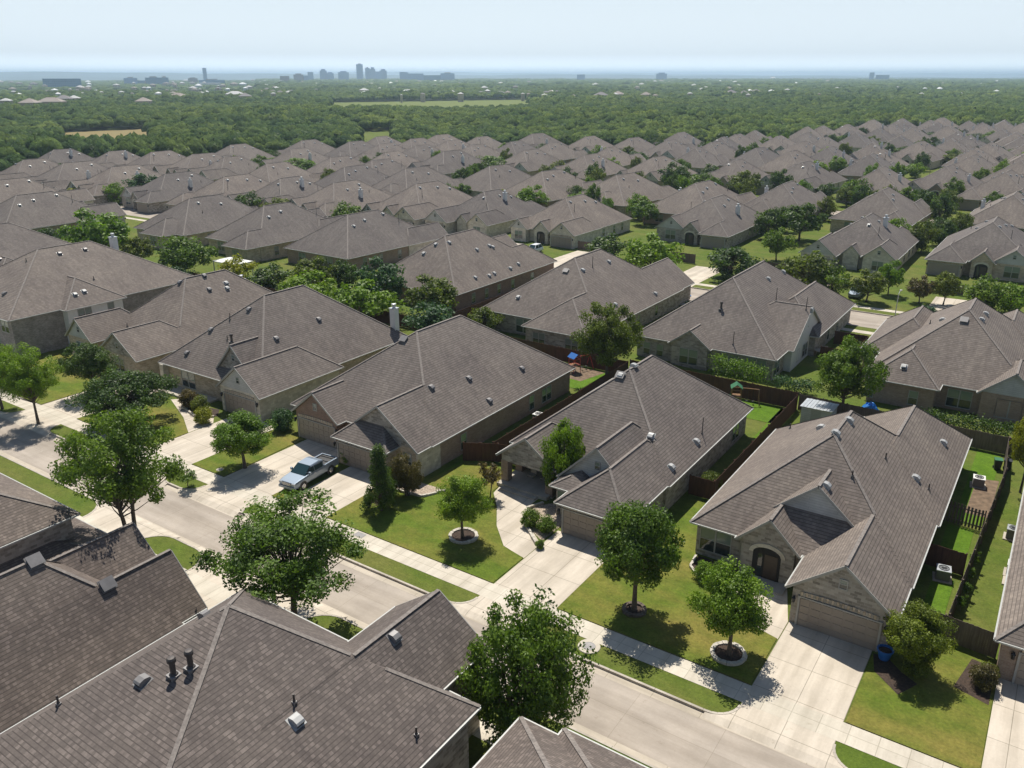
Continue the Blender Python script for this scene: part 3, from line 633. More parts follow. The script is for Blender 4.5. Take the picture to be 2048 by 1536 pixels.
ROWS = {   # ridge centres surveyed in the photo, each row left to right; facing; row words
 'B': ('18,365 70,391 256,381 410,395 560,412 726,428', 1, 'row behind the left near houses'),
 'C': ('63,322 156,330 251,336 357,346 474,355 574,358 691,365 818,376 960,385 1149,393 1434,394 1736,431 1990,440', -1, 'row lining the second street'),
 'D': ('121,300 230,302 322,305 406,308 461,313 552,329 708,335 832,340 997,333 1102,346 1250,353 1405,370 1575,367 1772,382 2030,388', 0, 'third row back'),
 'E': ('476,289 530,290 597,299 673,299 783,305 903,305 985,305 1061,301 1180,311 1317,314 1474,321 1609,327 1763,338 1898,333 2015,348', -1, 'fourth row back'),
 'F': ('617,281 689,277 763,274 825,272 884,272 964,274 1223,295 1396,297 1519,297 1587,306 1743,311 1819,314 1947,311 2046,324', 0, 'fifth row back'),
 'G': ('1075,269 1180,274 1268,276 1362,269 1445,276 1492,291 1605,284 1745,288 1842,286 1981,289 2046,273', -1, 'sixth row back'),
 'H': ('1510,261 1575,260 1614,256 1714,266 1768,264 1826,259 1898,254 1970,251 2046,248', 1, 'seventh row back'),
 'I': ('1694,249 1745,242 1804,239 1884,238 1938,242 2010,240', -1, 'last row against the woods')}
SPECIAL = {'960,385': 'pale stone house with front gables and garages beside the white car', '1149,393': 'house with tall white chimney right behind the white parked car',
           '1434,394': 'large house with garage behind two shade trees on the second street', '1736,431': 'house with broad pale garage gable behind the street trees', '1990,440': 'long roofed brick house with arched entry and three lawn trees at upper right'}
KSEL = {'960,385': 2, '1149,393': 0, '1434,394': 4, '1736,431': 2, '1990,440': 1}
kr = random.Random(11)
for row, (txt, face, words) in ROWS.items():
    k = 0
    for t in txt.split():
        px, py = map(float, t.split(',')); p = site(px, py, 8.5)
        if row == 'C' and p.x > -140: p.y = max(p.y, 161)
        if any(abs(p.x - q.x) < 12.5 and abs(p.y - q.y) < 18 for q in HOUSES): continue
        HOUSES.append(p); f = face or (-1 if p.x < -215 and row == 'D' else (1 if row == 'D' or p.x > -215 else -1))
        i = KSEL.get(t, kr.randrange(6)); sc = 1 if t in KSEL else kr.uniform(1.0, 1.1)
        o = copy_tree(FAM[i]) if USED[i] else KINDS[i]; USED[i] = True
        o.location = (p.x, p.y, 0); o.rotation_euler.z = (0 if f < 0 else math.pi) + (0 if t in SPECIAL else kr.uniform(-.05, .05) if row in 'BC' else kr.uniform(-.13, .13)); o.scale = (sc, sc, sc)
        lab = SPECIAL.get(t) or 'brown hip roofed house, %s from left in the %s' % (ORD[k], words)
        tag(o, lab, 'house', 'brown roofed houses of the estate'); k += 1
MID = '''205 530 418 132 fdome bright|tall bright tree left of the white chimney
97 502 455 66 fball dark|dark round tree beside the white gable at far left
280 532 472 64 fdome olive|olive tree between the bright tree and the dark bushy tree
372 552 470 122 fwide mid|wide mid green tree above the brown fence at left
352 568 532 62 fball blue|pale blue-green bush in the left back yards
476 575 512 76 fball yellow|yellow-green tree beside the white patio roof
545 585 528 84 fball dark|dark shaggy tree right of the yellow-green one
632 590 512 92 fdome olive|olive tree topping the clump behind the long ridge
690 585 520 60 fball dark|small dark tree in the middle of the clump
764 625 516 104 fdome blue|blackish green tree at the right of the clump
622 636 542 124 fdome bright|bright leafy tree at front left of the clump
728 656 562 132 fdome bright|bright leafy tree at front right of the clump
866 642 550 108 fdome olive|feathery olive tree against the brick side wall
862 672 605 96 fball blue|pale green rounded tree by the white chimney
968 668 612 64 fball olive|loose olive bush by the grey house corner
500 432 384 66 fball dark|dark tree, left one of a pair between roofs at mid left
562 438 394 64 fball olive|olive tree, right one of a pair between roofs at mid left
692 445 404 62 fball mid|round tree in front of the red brick gable wall
290 400 346 68 fdome blue|large blue-green tree among the left rows
154 404 372 42 fball yellow|yellowish tree before the shaded porch at far left
196 400 364 60 fball mid|green tree right of the yellowish one at far left
232 400 364 44 fball bright|third green tree in the line at far left
305 352 321 34 fball dark|small dark tree in front of the left woods row
376 352 326 54 fball bright|bright tree between two left roofs
600 352 315 72 fdome bright|spreading bright tree in the fourth row
542 334 315 46 fball bright|bright tree beside the hidden gable
456 356 336 46 fball mid|low tree by the red brick wall in the third row
632 358 336 26 fball olive|little olive tree with yellow bush
663 308 282 52 fball bright|tree among far roofs left of centre
985 352 310 86 fwide mid|wide tree spread between two roofs at centre
1030 312 283 54 fball dark|dark round tree in the far middle rows
1090 318 287 48 fball dark|second dark round tree right in the far middle rows
925 398 366 38 fdome mid|tree right beside the slim white chimney
1066 412 370 66 fdome bright|round bright tree before the brick gable
1010 396 378 30 fball yellow|yellow-green bush left of the round bright tree
1348 382 325 66 fdome dark|large dark tree at centre right
1402 384 346 66 fball mid|green tree right of the large dark one
1488 396 340 66 fdome olive|olive crowned tree beside the white roof flash
1558 392 338 48 fdome dark|narrow dark tree right of the olive one
1214 526 468 84 fball dark|dark bush-like tree beside the white car house
1300 566 468 114 fdome bright|big bright street tree on the second street
1462 558 492 102 fball dark|dark tree shading the garage drive
1552 522 455 60 fdome mid|young tree on the lawn between two houses
1598 482 405 92 fdome dark|large round dark tree in front of a grey roof
1612 590 502 122 fwide olive|spreading olive tree left of the dark garage
1660 600 530 70 fball mid|green tree under the olive one
1732 604 538 72 fdome olive|street tree in front of the dark garage, left one
1776 590 520 54 fdome bright|bright street tree by the dark garage, right one
1838 606 552 54 fdome rust|reddish lawn tree before the arched entry
1886 610 542 54 fdome olive|olive lawn tree before the arched entry
1965 622 552 80 fball mid|shrubby tree right of the arched entry walk
2018 630 566 74 fball bright|bright tree at the right edge beyond the second street
1848 648 610 46 fball blue|small dark tree beside the second street pavement
1876 492 434 58 fball dark|dark tree in the gap between two right-hand roofs
1712 398 356 60 fball mid|bright tree left of the small gable house
1652 396 366 44 fball dark|dim tree beside the slim chimney at right
1830 356 325 40 fball bright|bright tree by the stone entry house
1765 325 300 50 fball mid|tree in the belt of trees among far right rows
1722 322 298 46 fball dark|dark tree in the belt of trees among far right rows
1805 318 292 40 fball dark|dark roundish tree left of the far right roofs
1862 330 300 50 fball mid|mid green tree at the middle of the right belt
1905 332 306 46 fball olive|olive tree at the right of the belt
1948 285 266 40 fball dark|dark tree by the pink roof in the far right
1980 284 262 38 fball mid|mid green tree in the far right rows
1860 282 264 34 fball dark|tree in the gap of the sixth row
1690 290 270 42 fball mid|tree beside the woods in the sixth row
1270 330 302 54 fball dark|dark tree in the far rows right of centre
1222 292 276 40 fball bright|bright tree at the woods edge right of centre
780 312 297 34 fball bright|small tree near the grey dormer in the far rows
970 308 294 36 fball bright|light tree in front of a far central roof
885 306 291 28 fball olive|small olive tree in the far central row
60 352 318 70 fwide mid|first dark tree in front of the far left roof
110 358 326 70 fwide dark|second dark tree in front of the far left roof
1170 404 385 40 fball olive|low bushes beside the twin chimneys house
1745 300 282 40 fball mid|far right tree between two grey roofs
2030 318 296 40 fball dark|dark tree at the right edge among far roofs'''
MIDB = [site(*map(float, l.split()[:2])) for l in MID.split('\n')]
FILLN = 0
for gv in range(176, 600, 13):
    for gu in range(-300, 10, 9):
        x = gu + (gv % 5) * 1.3 + kr.uniform(-1.5, 1.5); y = gv + kr.uniform(-1.5, 1.5)
        if not inside(np.array([x, x - 14, x + 8]), np.array([y, y + 12, y + 16]), EST).all() or abs(y - 230) < 19: continue
        if any(abs(x - q.x) < 16.5 and abs(y - q.y) < 21.5 for q in HOUSES): continue
        if any(abs(x - q.x) < 12 and abs(y - q.y) < 16 for q in MIDB): continue
        HOUSES.append(Vector((x, y, 8.5))); o = copy_tree(FAM[kr.randrange(6)]); o.location = (x, y, 0); o.rotation_euler.z = kr.choice([0, math.pi]) + kr.uniform(-.05, .05); sc = kr.uniform(.96, 1.04); o.scale = (sc, sc, sc); FILLN += 1
        tag(o, 'brown roofed house half hidden between the roofs of the far rows', 'house', 'half hidden houses of the far rows')
print('fill houses', FILLN)
# ================================================================ ground, streets, paving
def sheet(mb, pts, z=0, m=0): mb.poly([(x, y, z) for x, y in pts], m)
g = MB(); sheet(g, [(-42000, -3000), (42000, -3000), (42000, 45000), (-42000, 45000)], -.16); struct('ground', g, [M['land']])
g = MB(); sheet(g, [(-420, -60), (260, -60), (260, 31.9), (-420, 31.9)], 0); sheet(g, [(-420, 37.35), (260, 37.35), (260, 123), (-420, 123)], 0)
sheet(g, [(-420, 131.6), (260, 131.6), (260, 226), (-420, 226)], 0); sheet(g, [(-420, 234), (260, 234), (260, 650), (-420, 650)], 0)
struct('yard', g, [M['yard']])
g = MB(); sheet(g, [(-420, 31.5), (260, 31.5), (260, 37.8), (-420, 37.8)], -.13); struct('road', g, [M['road']])
g = MB(); sheet(g, [(-420, 122), (260, 122), (260, 132.5), (-420, 132.5)], -.13); sheet(g, [(-420, 225), (260, 225), (260, 235), (-420, 235)], -.13); struct('road', g, [M['road']])
g = MB(); sheet(g, [(-420, 36.72), (260, 36.72), (260, 37.5), (-420, 37.5)], -.124); sheet(g, [(-420, 31.7), (260, 31.7), (260, 32.5), (-420, 32.5)], -.124); struct('gutter_strip', g, [M['pan']])
g = MB()
for y0, y1 in ((39.15, 40.8), (28.4, 29.7), (119.6, 121), (133.6, 135)): sheet(g, [(-420, y0), (260, y0), (260, y1), (-420, y1)], .016)
struct('sidewalk', g, [M['walk']])
dr = MB(); kb = MB()
def arc(cx, cy, r, a0, a1, n=7): return [(cx + r * math.cos(R(a0 + (a1 - a0) * i / n)), cy + r * math.sin(R(a0 + (a1 - a0) * i / n))) for i in range(n + 1)]
def driveway(u0, u1, yh, s=1, ky=37.35, wy=39.15, z=.012, rL=1.5, rR=1.5, xl=0, xr=0):
    """slab from the house (y = yh) to the street kerb ky; s = side the house is on; flares round the verge corners"""
    L = arc(u0 - rL, ky + s * rL, rL, 0, -90 * s); Q = arc(u1 + rR, ky + s * rR, rR, 180, 180 + 90 * s)
    pts = [(u1 + xr, yh), (u0 + xl, yh)] + L + Q[::-1]
    if s < 0: pts = pts[::-1]
    sheet(dr, pts, z)
    dr.poly([(L[-1][0], ky, z), (L[-1][0] - .05, ky - s * .5, -.125), (Q[-1][0] + .05, ky - s * .5, -.125), (Q[-1][0], ky, z)][::s], 0)
    return L, Q
D = []
D.append((driveway(-10.35, -5.1, 48.3), 0)); D.append((driveway(-29.1, -23.9, 49.7), 0)); D.append((driveway(-51.0, -46.0, 48.9), 0)); D.append((driveway(-58.9, -52.6, 51, rR=.8), 0))
D.append((driveway(-70.0, -63.6, 51.3), 0)); D.append((driveway(-90, -83, 51), 0)); D.append((driveway(1.7, 7.6, 49.9), 0)); D.append((driveway(-114, -108, 48), 0))
edges = sorted((d[0][0][-1][0], d[0][1][-1][0], d[0]) for d in D)
def kerbline(pts, z0=-.15, w=.16):
    for (x0, y0), (x1, y1) in zip(pts, pts[1:]):
        if math.hypot(x1 - x0, y1 - y0) < .02: continue
        kb.bar((x0, y0, (.03 + z0) / 2), (x1, y1, (.03 + z0) / 2), w, .03 - z0 , 0)
for a, b in zip(edges, edges[1:]):
    kerbline(a[2][1] + b[2][0][::-1])
kerbline([(-420, 37.35)] + edges[0][2][0][::-1]); kerbline(edges[-1][2][1] + [(260, 37.35)])
# near side of the street
E_ = [driveway(-62.5, -55.6, 20, -1, 31.9, 29.7, rL=2.2, rR=2.2), driveway(-48.6, -37.4, 24, -1, 31.9, 29.7, rL=2.2, rR=2.2), driveway(-10.0, -4.5, 24, -1, 31.9, 29.7)]
E_.sort(key=lambda q: q[0][-1][0])
for a, b in zip(E_, E_[1:]): kerbline(a[1] + b[0][::-1])
kerbline([(-420, 31.9)] + E_[0][0][::-1]); kerbline(E_[-1][1] + [(260, 31.9)])
for y in (123, 131.6): kerbline([(-420, y), (260, y)])
for u0, u1 in ((-57.5, -51.8), (-83.5, -78), (-103.5, -97), (-113, -108), (-124, -119), (-38.5, -32.5), (-16, -10.5), (2, 8), (-150, -145), (-170, -165)):
    sheet(dr, [(u0, 131.4), (u1, 131.4), (u1, 148), (u0, 148)], .012)
for u0, u1 in ((-86, -80), (-60, -54), (-40, -34), (-12, -6)): sheet(dr, [(u0, 118), (u1, 118), (u1, 123.2), (u0, 123.2)], .012)
# front walks
sheet(dr, [(-10.4, 46.0), (-10.4, 48.2), (-11.6, 52), (-14.6, 52), (-14.6, 49.6), (-12.4, 46.6)], .013)
wk = [(-29.15, 44.8), (-29.15, 47.2), (-31.6, 49.2), (-33.2, 51.4), (-33.2, 53.6), (-37.3, 53.6), (-37, 52), (-35.4, 50.2), (-33.6, 47.6), (-31.4, 45.4)]
sheet(dr, wk, .013)
sheet(dr, [(-70.1, 45.2), (-70.1, 48.2), (-73, 50.6), (-78.4, 51.2), (-79.6, 49.8), (-74, 47.4)], .014)
struct('driveway', dr, [M['drive']]); struct('kerb', kb, [M['kerb']])
st = MB(); st.box(-37.6, -32.4, 53.3, 57, 0, .3); st.box(-36.9, -33.3, 52.75, 53.3, 0, .16); st.box(-84.5, -75, 50.6, 52.7, 0, .2); st.box(-15, -11.6, 50.8, 52.4, 0, .12); struct('porch_slab', st, [M['slab']])
# front lawns: turf a little proud of the walks
lw = MB()
def turf(pts, z=.05):
    sheet(lw, pts, z)
    for (x0, y0), (x1, y1) in zip(pts, pts[1:] + pts[:1]): lw.poly([(x0, y0, 0), (x1, y1, 0), (x1, y1, z), (x0, y0, z)], 1)
turf([(-23.85, 40.85), (-10.45, 40.85), (-10.45, 46), (-12.5, 46.5), (-14.7, 49.4), (-14.9, 52.3), (-18.6, 52.3), (-20, 60.5), (-22.3, 60.5), (-22.6, 49.6), (-23.85, 49.4)])
turf([(-5.0, 40.85), (1.65, 40.85), (1.65, 49.7), (.9, 51.7), (-4.3, 51.9), (-4.4, 48.2), (-5.0, 48.2)])
turf([(-45.95, 40.85), (-29.2, 40.85), (-29.2, 44.8), (-31.5, 45.35), (-33.7, 47.6), (-35.5, 50.2), (-37.2, 52.1), (-37.6, 56.5), (-42.8, 57.3), (-43.2, 50.2), (-45.95, 49.6)])
turf([(-63.55, 40.85), (-58.95, 40.85), (-58.95, 43), (-59.2, 50.6), (-61.6, 51.6), (-63.4, 51.2)]); turf([(-52.55, 40.85), (-51.05, 40.85), (-51.05, 41.9), (-52.55, 41.9)])
turf([(-82.95, 40.85), (-70.05, 40.85), (-70.05, 45.1), (-74, 47.3), (-79.7, 49.7), (-82.95, 49.6)]); turf([(-107.9, 40.85), (-90.05, 40.85), (-90.05, 50.6), (-107.9, 51.6)])
struct('lawn', lw, [M['lawn'], M['dirt']])
yd = MB()
for x0, x1, y0, y1 in ((-22.2, -21, 76, 85.3), (-40.4, -21.0, 80.6, 85.3), (-43.2, -41, 52, 85.3), (-62, -41.2, 78, 85.3), (-3.3, -1.9, 52.4, 59.5), (-3.5, -1.6, 61.2, 68.2), (-3.2, -1.2, 69, 85)):
    sheet(yd, [(x0, y0), (x1, y0), (x1, y1), (x0, y1)], .03)
struct('lawn', yd, [M['lush']])
g = MB(); sheet(g, [(-2.6, 71), (-.9, 71), (-.8, 79), (-2.5, 78.5)], .035); sheet(g, [(-52, 81), (-44.5, 80.5), (-43.5, 84.8), (-51.5, 84.8)], .035); struct('bare_soil', g, [M['dirt']])
g = MB(); sheet(g, [(-31.5, 48.9), (-29.3, 47.6), (-29.2, 52.8), (-31.8, 53.2), (-33.1, 51.6)], .03); sheet(g, [(-43, 49.9), (-45.6, 49.9), (-44.5, 47.6), (-41.5, 48), (-40.6, 50)], .06); struct('planting_bed', g, [M['gravel']])
g = MB(); sheet(g, [(-75, 50.4), (-72.6, 50.9), (-71.2, 49.6), (-72.8, 48.2), (-76, 49)], .04); sheet(g, [(-18.4, 52.4), (-14.8, 52.4), (-14.9, 50.4), (-16.6, 49.2), (-18.2, 50.6)], .06); sheet(g, [(-5, 47.9), (-4.2, 48), (-3.2, 47), (-2.2, 46.4), (-3, 44.8), (-4.6, 46.2)], .06); sheet(g, [(.2, 50.8), (1.5, 50.6), (1.5, 46.8), (-.4, 47.4)], .055); struct('mulch_bed', g, [M['mulch']])
# meadows and fields beyond the estate, and clearings kept free of trees
def clear(pxs, zn):   # lower corners are where near tree tops end, upper corners on the ground
    return [site(x, y, zn if i < len(pxs) // 2 else 0).to_2d() for i, (x, y) in enumerate(pxs)]
CLEAR = [clear([(712, 276), (792, 276), (790, 263), (722, 264)], 7), clear([(118, 274), (305, 266), (300, 257), (120, 265)], 8), clear([(650, 212), (1065, 206), (1055, 199), (665, 205)], 8)]
for c, k, nm in zip(CLEAR, ('lush', 'field', 'meadow'), ('meadow', 'dry_field', 'meadow')):
    g = MB(); sheet(g, [tuple(p) for p in c], -.1); struct(nm, g, [M[k]])
# ================================================================ trees
def quads_mesh(name, c, nrm, size, tint, mats, aspect=.62, rs=None):
    """leaf clusters: one diamond-shaped face each"""
    n = len(c); rs = rs or np.random.RandomState(1)
    nrm = nrm / np.linalg.norm(nrm, axis=1)[:, None]
    t = np.cross(nrm, rs.normal(size=(n, 3))); t /= np.linalg.norm(t, axis=1)[:, None] + 1e-9; b = np.cross(nrm, t)
    s = size[:, None]; v = np.stack([c - t * s, c - b * s * aspect + nrm * s * .12, c + t * s, c + b * s * aspect + nrm * s * .12], 1).reshape(-1, 3).astype(np.float32)
    me = bpy.data.meshes.new(name); me.vertices.add(4 * n); me.vertices.foreach_set('co', v.ravel()); me.loops.add(4 * n); me.loops.foreach_set('vertex_index', np.arange(4 * n, dtype=np.int32))
    me.polygons.add(n); me.polygons.foreach_set('loop_start', np.arange(0, 4 * n, 4, dtype=np.int32)); me.polygons.foreach_set('loop_total', np.full(n, 4, np.int32))
    for m in mats: me.materials.append(m)
    a = me.attributes.new('tint', 'FLOAT', 'FACE'); a.data.foreach_set('value', tint.astype(np.float32))
    me.update(calc_edges=True); return me
TK = {}
def tree_kind(key, seed, h, w, th, ncl, per, leaf, shape, rc, trunk_r=.13, stems=1):
    rs = np.random.RandomState(seed); cl = []
    zc = th + (h - th) * .5; rz_ = (h - th) / 2; rw = w / 2
    tr = MB(); bases = []
    for s in range(stems):
        a = 2 * math.pi * s / stems; q = 0 if stems == 1 else .25
        lean = Vector((rs.uniform(-.25, .25), rs.uniform(-.25, .25), 0)) if stems == 1 else Vector((math.cos(a), math.sin(a), 0)) * rw * .35
        top = Vector((0, 0, th + (h - th) * .62)) + lean
        p = [Vector((math.cos(a) * q * .4, math.sin(a) * q * .4, -.05)), Vector((math.cos(a) * q * .5, math.sin(a) * q * .5, th * .5 + .05)) + lean * .2, Vector((0, 0, th + .02)) + lean * .4, top]
        tr.tube(p, [trunk_r * 1.35, trunk_r, trunk_r * .85, trunk_r * .3], 0, 8); bases.append(p)
    for i in range(ncl):
        if shape == 'tipped':
            d = rs.normal(size=3); d /= np.linalg.norm(d); a = rs.uniform(0, 6.283)
            if i % 5 < 3: r = rs.uniform(.45, .97); c = np.array([d[0] * r * rw, d[1] * r * rw, th + (h - th) * (.42 + .42 * d[2] * r)])
            else: k = i % 23; q = rw * math.sqrt((k + .5) / 23) * .9; t = rs.uniform(.55, 1); c = np.array([q * math.cos(k * 2.4) + rs.normal() * .15, q * math.sin(k * 2.4) + rs.normal() * .15, th + (h - th) * t * (1.02 - .42 * (q / rw) ** 2) * (.85 + .15 * ((k * 7 % 10) / 10))])
        elif shape == 'cone':
            t = rs.uniform(0, 1) ** 1.25; a = rs.uniform(0, 6.283); r = rw * ((1 - t) * rs.uniform(.55, .95) + .05); c = np.array([r * math.cos(a), r * math.sin(a), th + (h - th) * t])
        elif shape == 'flame':
            k = i % 17; a = k * 2.4; br = rw * math.sqrt((k + .5) / 17) * .92; t = rs.uniform(0, 1); r = br * (.55 + .62 * math.sin(math.pi * min(1, .12 + t * .72)))
            top = (.66 + .34 * ((k * 53 % 10) / 10)) * (1 - .28 * (br / rw) ** 2); c = np.array([r * math.cos(a) + rs.normal() * .3 * (1.15 - t), r * math.sin(a) + rs.normal() * .3 * (1.15 - t), th + (h - th) * t * top])
        else:
            d = rs.normal(size=3); d /= np.linalg.norm(d)
            if shape in ('dome', 'airy') and d[2] < 0: d[2] *= .75
            r = rs.uniform(.5, .95) if shape != 'airy' else rs.uniform(.35, 1.0)
            wz = 1.0 - (.18 * d[2] if shape == 'dome' else 0)
            lump = 1 + .16 * math.sin(3 * math.atan2(d[1], d[0]) + seed) * (1 - abs(d[2]))
            c = np.array([d[0] * r * rw * wz * lump, d[1] * r * rw * wz * lump, zc + d[2] * r * rz_])
        cl.append(c)
        b = bases[i % stems]; f = max(0, min(1, (c[2] - th) / max(.1, h - th) * .8 - .15)); st = b[2].lerp(b[3], f); e = Vector(c)
        if shape not in ('flame',) or i % 2 == 0:
            m1 = st.lerp(e, .5) + Vector((rs.normal() * .1, rs.normal() * .1, -.05 * (e - st).length)); rr = trunk_r * .34
            tr.tube([st, m1, e], [rr, rr * .6, rr * .2], 0, 5, cap=False)
    cl = np.array(cl); n = ncl * per; idx = np.repeat(np.arange(ncl), per)
    off = rs.normal(size=(n, 3)); off /= np.linalg.norm(off, axis=1)[:, None]; off *= (rs.uniform(0, 1, n) ** .45)[:, None]
    rcs = rc * rs.uniform(.7, 1.3, ncl)[idx]; pos = cl[idx] + off * rcs[:, None] * np.array([1, 1, .9 if shape != 'flame' else 1.35])
    if th < .1: pos[:, 2] = np.abs(pos[:, 2])
    outw = pos - np.array([0, 0, zc]); outw /= np.linalg.norm(outw, axis=1)[:, None] + 1e-6
    nrm = outw * .45 + off * .55 + rs.normal(size=(n, 3)) * .6 + np.array([0, 0, .22])
    tint = np.clip(rs.uniform(0, 1, ncl)[idx] * .5 + rs.uniform(0, 1, n) * .55, 0, 1)
    cm = quads_mesh(key + '_crown', pos, nrm, leaf * rs.uniform(.6, 1.35, n), tint, [M['leaf_mid']], rs=rs)
    TK[key] = (tr.mesh(key + '_trunk', [M['bark']]), cm, h, w)
# near kinds, leaf by leaf
tree_kind('dome', 1, 6, 5, 1.6, 90, 280, .075, 'dome', .58); tree_kind('dome2', 2, 6, 5, 1.5, 76, 280, .075, 'dome', .62); tree_kind('big', 3, 8, 7, 1.8, 100, 210, .105, 'airy', .7, .16)
tree_kind('airy', 4, 10, 8, 2.4, 95, 290, .092, 'airy', .75, .17, 1); tree_kind('twin', 5, 10, 8, 3.3, 84, 290, .092, 'airy', .74, .15, 2); tree_kind('cone', 6, 5, 2.8, .5, 80, 170, .065, 'cone', .42, .1)
tree_kind('flame', 7, 7, 6.4, .3, 190, 130, .085, 'tipped', .58, .09, 5); tree_kind('bushy', 8, 4, 4, .35, 64, 200, .08, 'ball', .55, .09, 3); tree_kind('shrub', 9, 1.2, 1.4, .02, 46, 130, .045, 'ball', .27, .02); tree_kind('sapling', 10, 3, 1.6, .9, 22, 50, .085, 'airy', .32, .04)
tree_kind('wide', 11, 6, 8, 1.2, 110, 210, .1, 'dome', .75, .16)
# kinds farther off, coarser leaf clumps
tree_kind('fdome', 21, 6, 5.4, 1.0, 44, 90, .17, 'dome', .75); tree_kind('fball', 22, 5, 5, .4, 44, 84, .17, 'ball', .75); tree_kind('fwide', 23, 6, 8, .8, 52, 90, .2, 'dome', .95); tree_kind('fairy', 24, 7, 6, 1.2, 46, 90, .17, 'airy', .8)
TREES = []
def tree(k, px, by, ty, wpx, col, label, name='tree', cat='tree', group=None, minh=None, base=None, squash=None):
    b = base or site(px, by); d = depth(b)
    lo, hi = .2, 30
    for _ in range(30):
        m = (lo + hi) / 2
        if py_of((b.x, b.y, m)) > ty: lo = m
        else: hi = m
    hgt = lo; wid = wpx * d / FPX
    if k == 'shrub': hgt = wid * .85; v = Vector((b.x, b.y, 0)).normalized() * wid * .4; b = b + v
    tr, cr, h0, w0 = TK[k]
    t = thing(name, label, cat, (b.x, b.y, 0), rnd.uniform(0, 6.28), group); t.scale = (wid / w0, wid / w0, (squash or hgt) / h0)
    a = link('trunk', tr, t); c = link('crown', cr, t)
    c.material_slots[0].link = 'OBJECT'; c.material_slots[0].material = M['leaf_' + col]
    TREES.append(b); return t
T = tree
T('twin', 274, 1128, 828, 236, 'mid', 'tall airy tree on the near kerb side, growing between the street and the bottom-left roofs')
T('airy', 590, 1262, 1012, 312, 'mid', 'big leafy tree beside the street above the ridge of the bottom roof')
T('flame', 1045, 1490, 1180, 250, 'mid', 'multi-stemmed upright tree filling the corner right of the bottom roof')
T('dome', 1268, 1222, 1008, 178, 'mid', 'dark round tree casting a big shadow in front of the grey brick gables')
T('dome2', 1457, 1312, 1138, 158, 'bright', 'round light green tree in a stone ring in front of the arched entry')
T('dome', 1818, 1338, 1220, 132, 'lime', 'small yellowish green tree next to the blue pot')
T('dome2', 925, 1076, 946, 112, 'bright', 'leafy lawn tree in a raised stone ring between the two driveways')
T('cone', 763, 1022, 895, 70, 'dark', 'dark conical evergreen on the lawn by the garage')
T('bushy', 815, 992, 906, 62, 'rust', 'small rounded brownish green tree beside the dark conical evergreen')
T('dome', 490, 936, 832, 124, 'bright', 'neat domed tree on the lawn left of the silver pickup')
T('wide', 258, 850, 748, 190, 'dark', 'broad dark tree sprawling before the pale stone house')
T('big', 190, 788, 682, 106, 'dark', 'dark olive tree against the brick gable at left')
T('airy', 77, 848, 692, 118, 'bright', 'bright green street tree with a thin bare trunk at left')
T('airy', 5, 818, 676, 110, 'bright', 'bright green tree cut off by the left edge')
T('sapling', 376, 976, 940, 40, 'mid', 'knee-high bushy sapling on the verge beside the lid', 'sapling')
T('sapling', 980, 996, 922, 48, 'rust', 'thin reddish sapling by the curved wooden gate', 'sapling')
T('bushy', 1196, 940, 840, 84, 'bright', 'light green tree rising between the porch and the garage wing', base=Vector((-31.7, 54.6, 0)))
T('sapling', 1150, 975, 880, 40, 'mid', 'slender shrub against the wall right of the porch pillar', 'shrub', 'shrub')
T('big', 1212, 772, 606, 130, 'olive', 'bushy back-yard tree in front of the grey house with patio windows')
T('big', 1682, 838, 678, 138, 'mid', 'back-yard tree between the white gable house and the dark hip roof')
T('dome', 2040, 985, 815, 76, 'yellow', 'yellow-green tree cut off by the right edge beside the fence')
for a in ((1060, 1060, 1004, 40, 'mid', 'left of two clipped round shrubs by the front walk'), (1092, 1072, 1030, 38, 'mid', 'right of two clipped round shrubs by the front walk')): T('shrub', *a, 'shrub', 'shrub', 'clipped shrubs by the walk')
T('shrub', 1408, 1172, 1132, 46, 'bright', 'low green shrub under the double window by the stone edging', 'shrub', 'shrub')
T('shrub', 1440, 1160, 1135, 36, 'mid', 'dim shrub close to the wall left of the arched entry', 'shrub', 'shrub')
T('shrub', 408, 852, 806, 36, 'yellow', 'yellow flowering shrub beside the curved walk', 'shrub', 'shrub')
T('shrub', 380, 820, 780, 40, 'rust', 'brown shrub in the mulch bed by the porch', 'shrub', 'shrub')
T('shrub', 402, 828, 792, 36, 'olive', 'olive shrub behind the yellow flowering one', 'shrub', 'shrub')
T('shrub', 566, 868, 840, 48, 'blue', 'low mint green ground cover beside the brick garage wall', 'shrub', 'shrub')
T('shrub', 700, 930, 882, 34, 'bright', 'bright shrub between the two garages behind the pickup', 'shrub', 'shrub')
T('shrub', 1080, 1100, 1075, 20, 'mid', 'tiny shrub in the pebble bed by the garage corner', 'shrub', 'shrub')
T('shrub', 1975, 1362, 1318, 36, 'olive', 'green shrub by the gate fence at the right edge', 'shrub', 'shrub')
T('shrub', 1962, 1385, 1350, 56, 'rust', 'pale low spreading shrub at the corner of the right edge driveway', 'shrub', 'shrub')
T('shrub', 1825, 1362, 1320, 60, 'olive', 'low plants around the foot of the small yellowish tree', 'shrub', 'shrub')
T('shrub', 1418, 992, 952, 46, 'olive', 'straggly yellow-green bush in the side yard between fence and house', 'shrub', 'shrub')
T('shrub', 770, 1000, 970, 60, 'mid', 'undergrowth around the foot of the conical evergreen', 'shrub', 'shrub')
for i, (x, y) in enumerate(((1945, 1120), (1938, 1150), (1930, 1180), (1920, 1205))): T('sapling', x, y + 18, y - 18, 20, 'mid', 'climbing plant on the side fence, one of four in a line', 'climbing_plant', 'plant', 'climbing plants along the side fence')
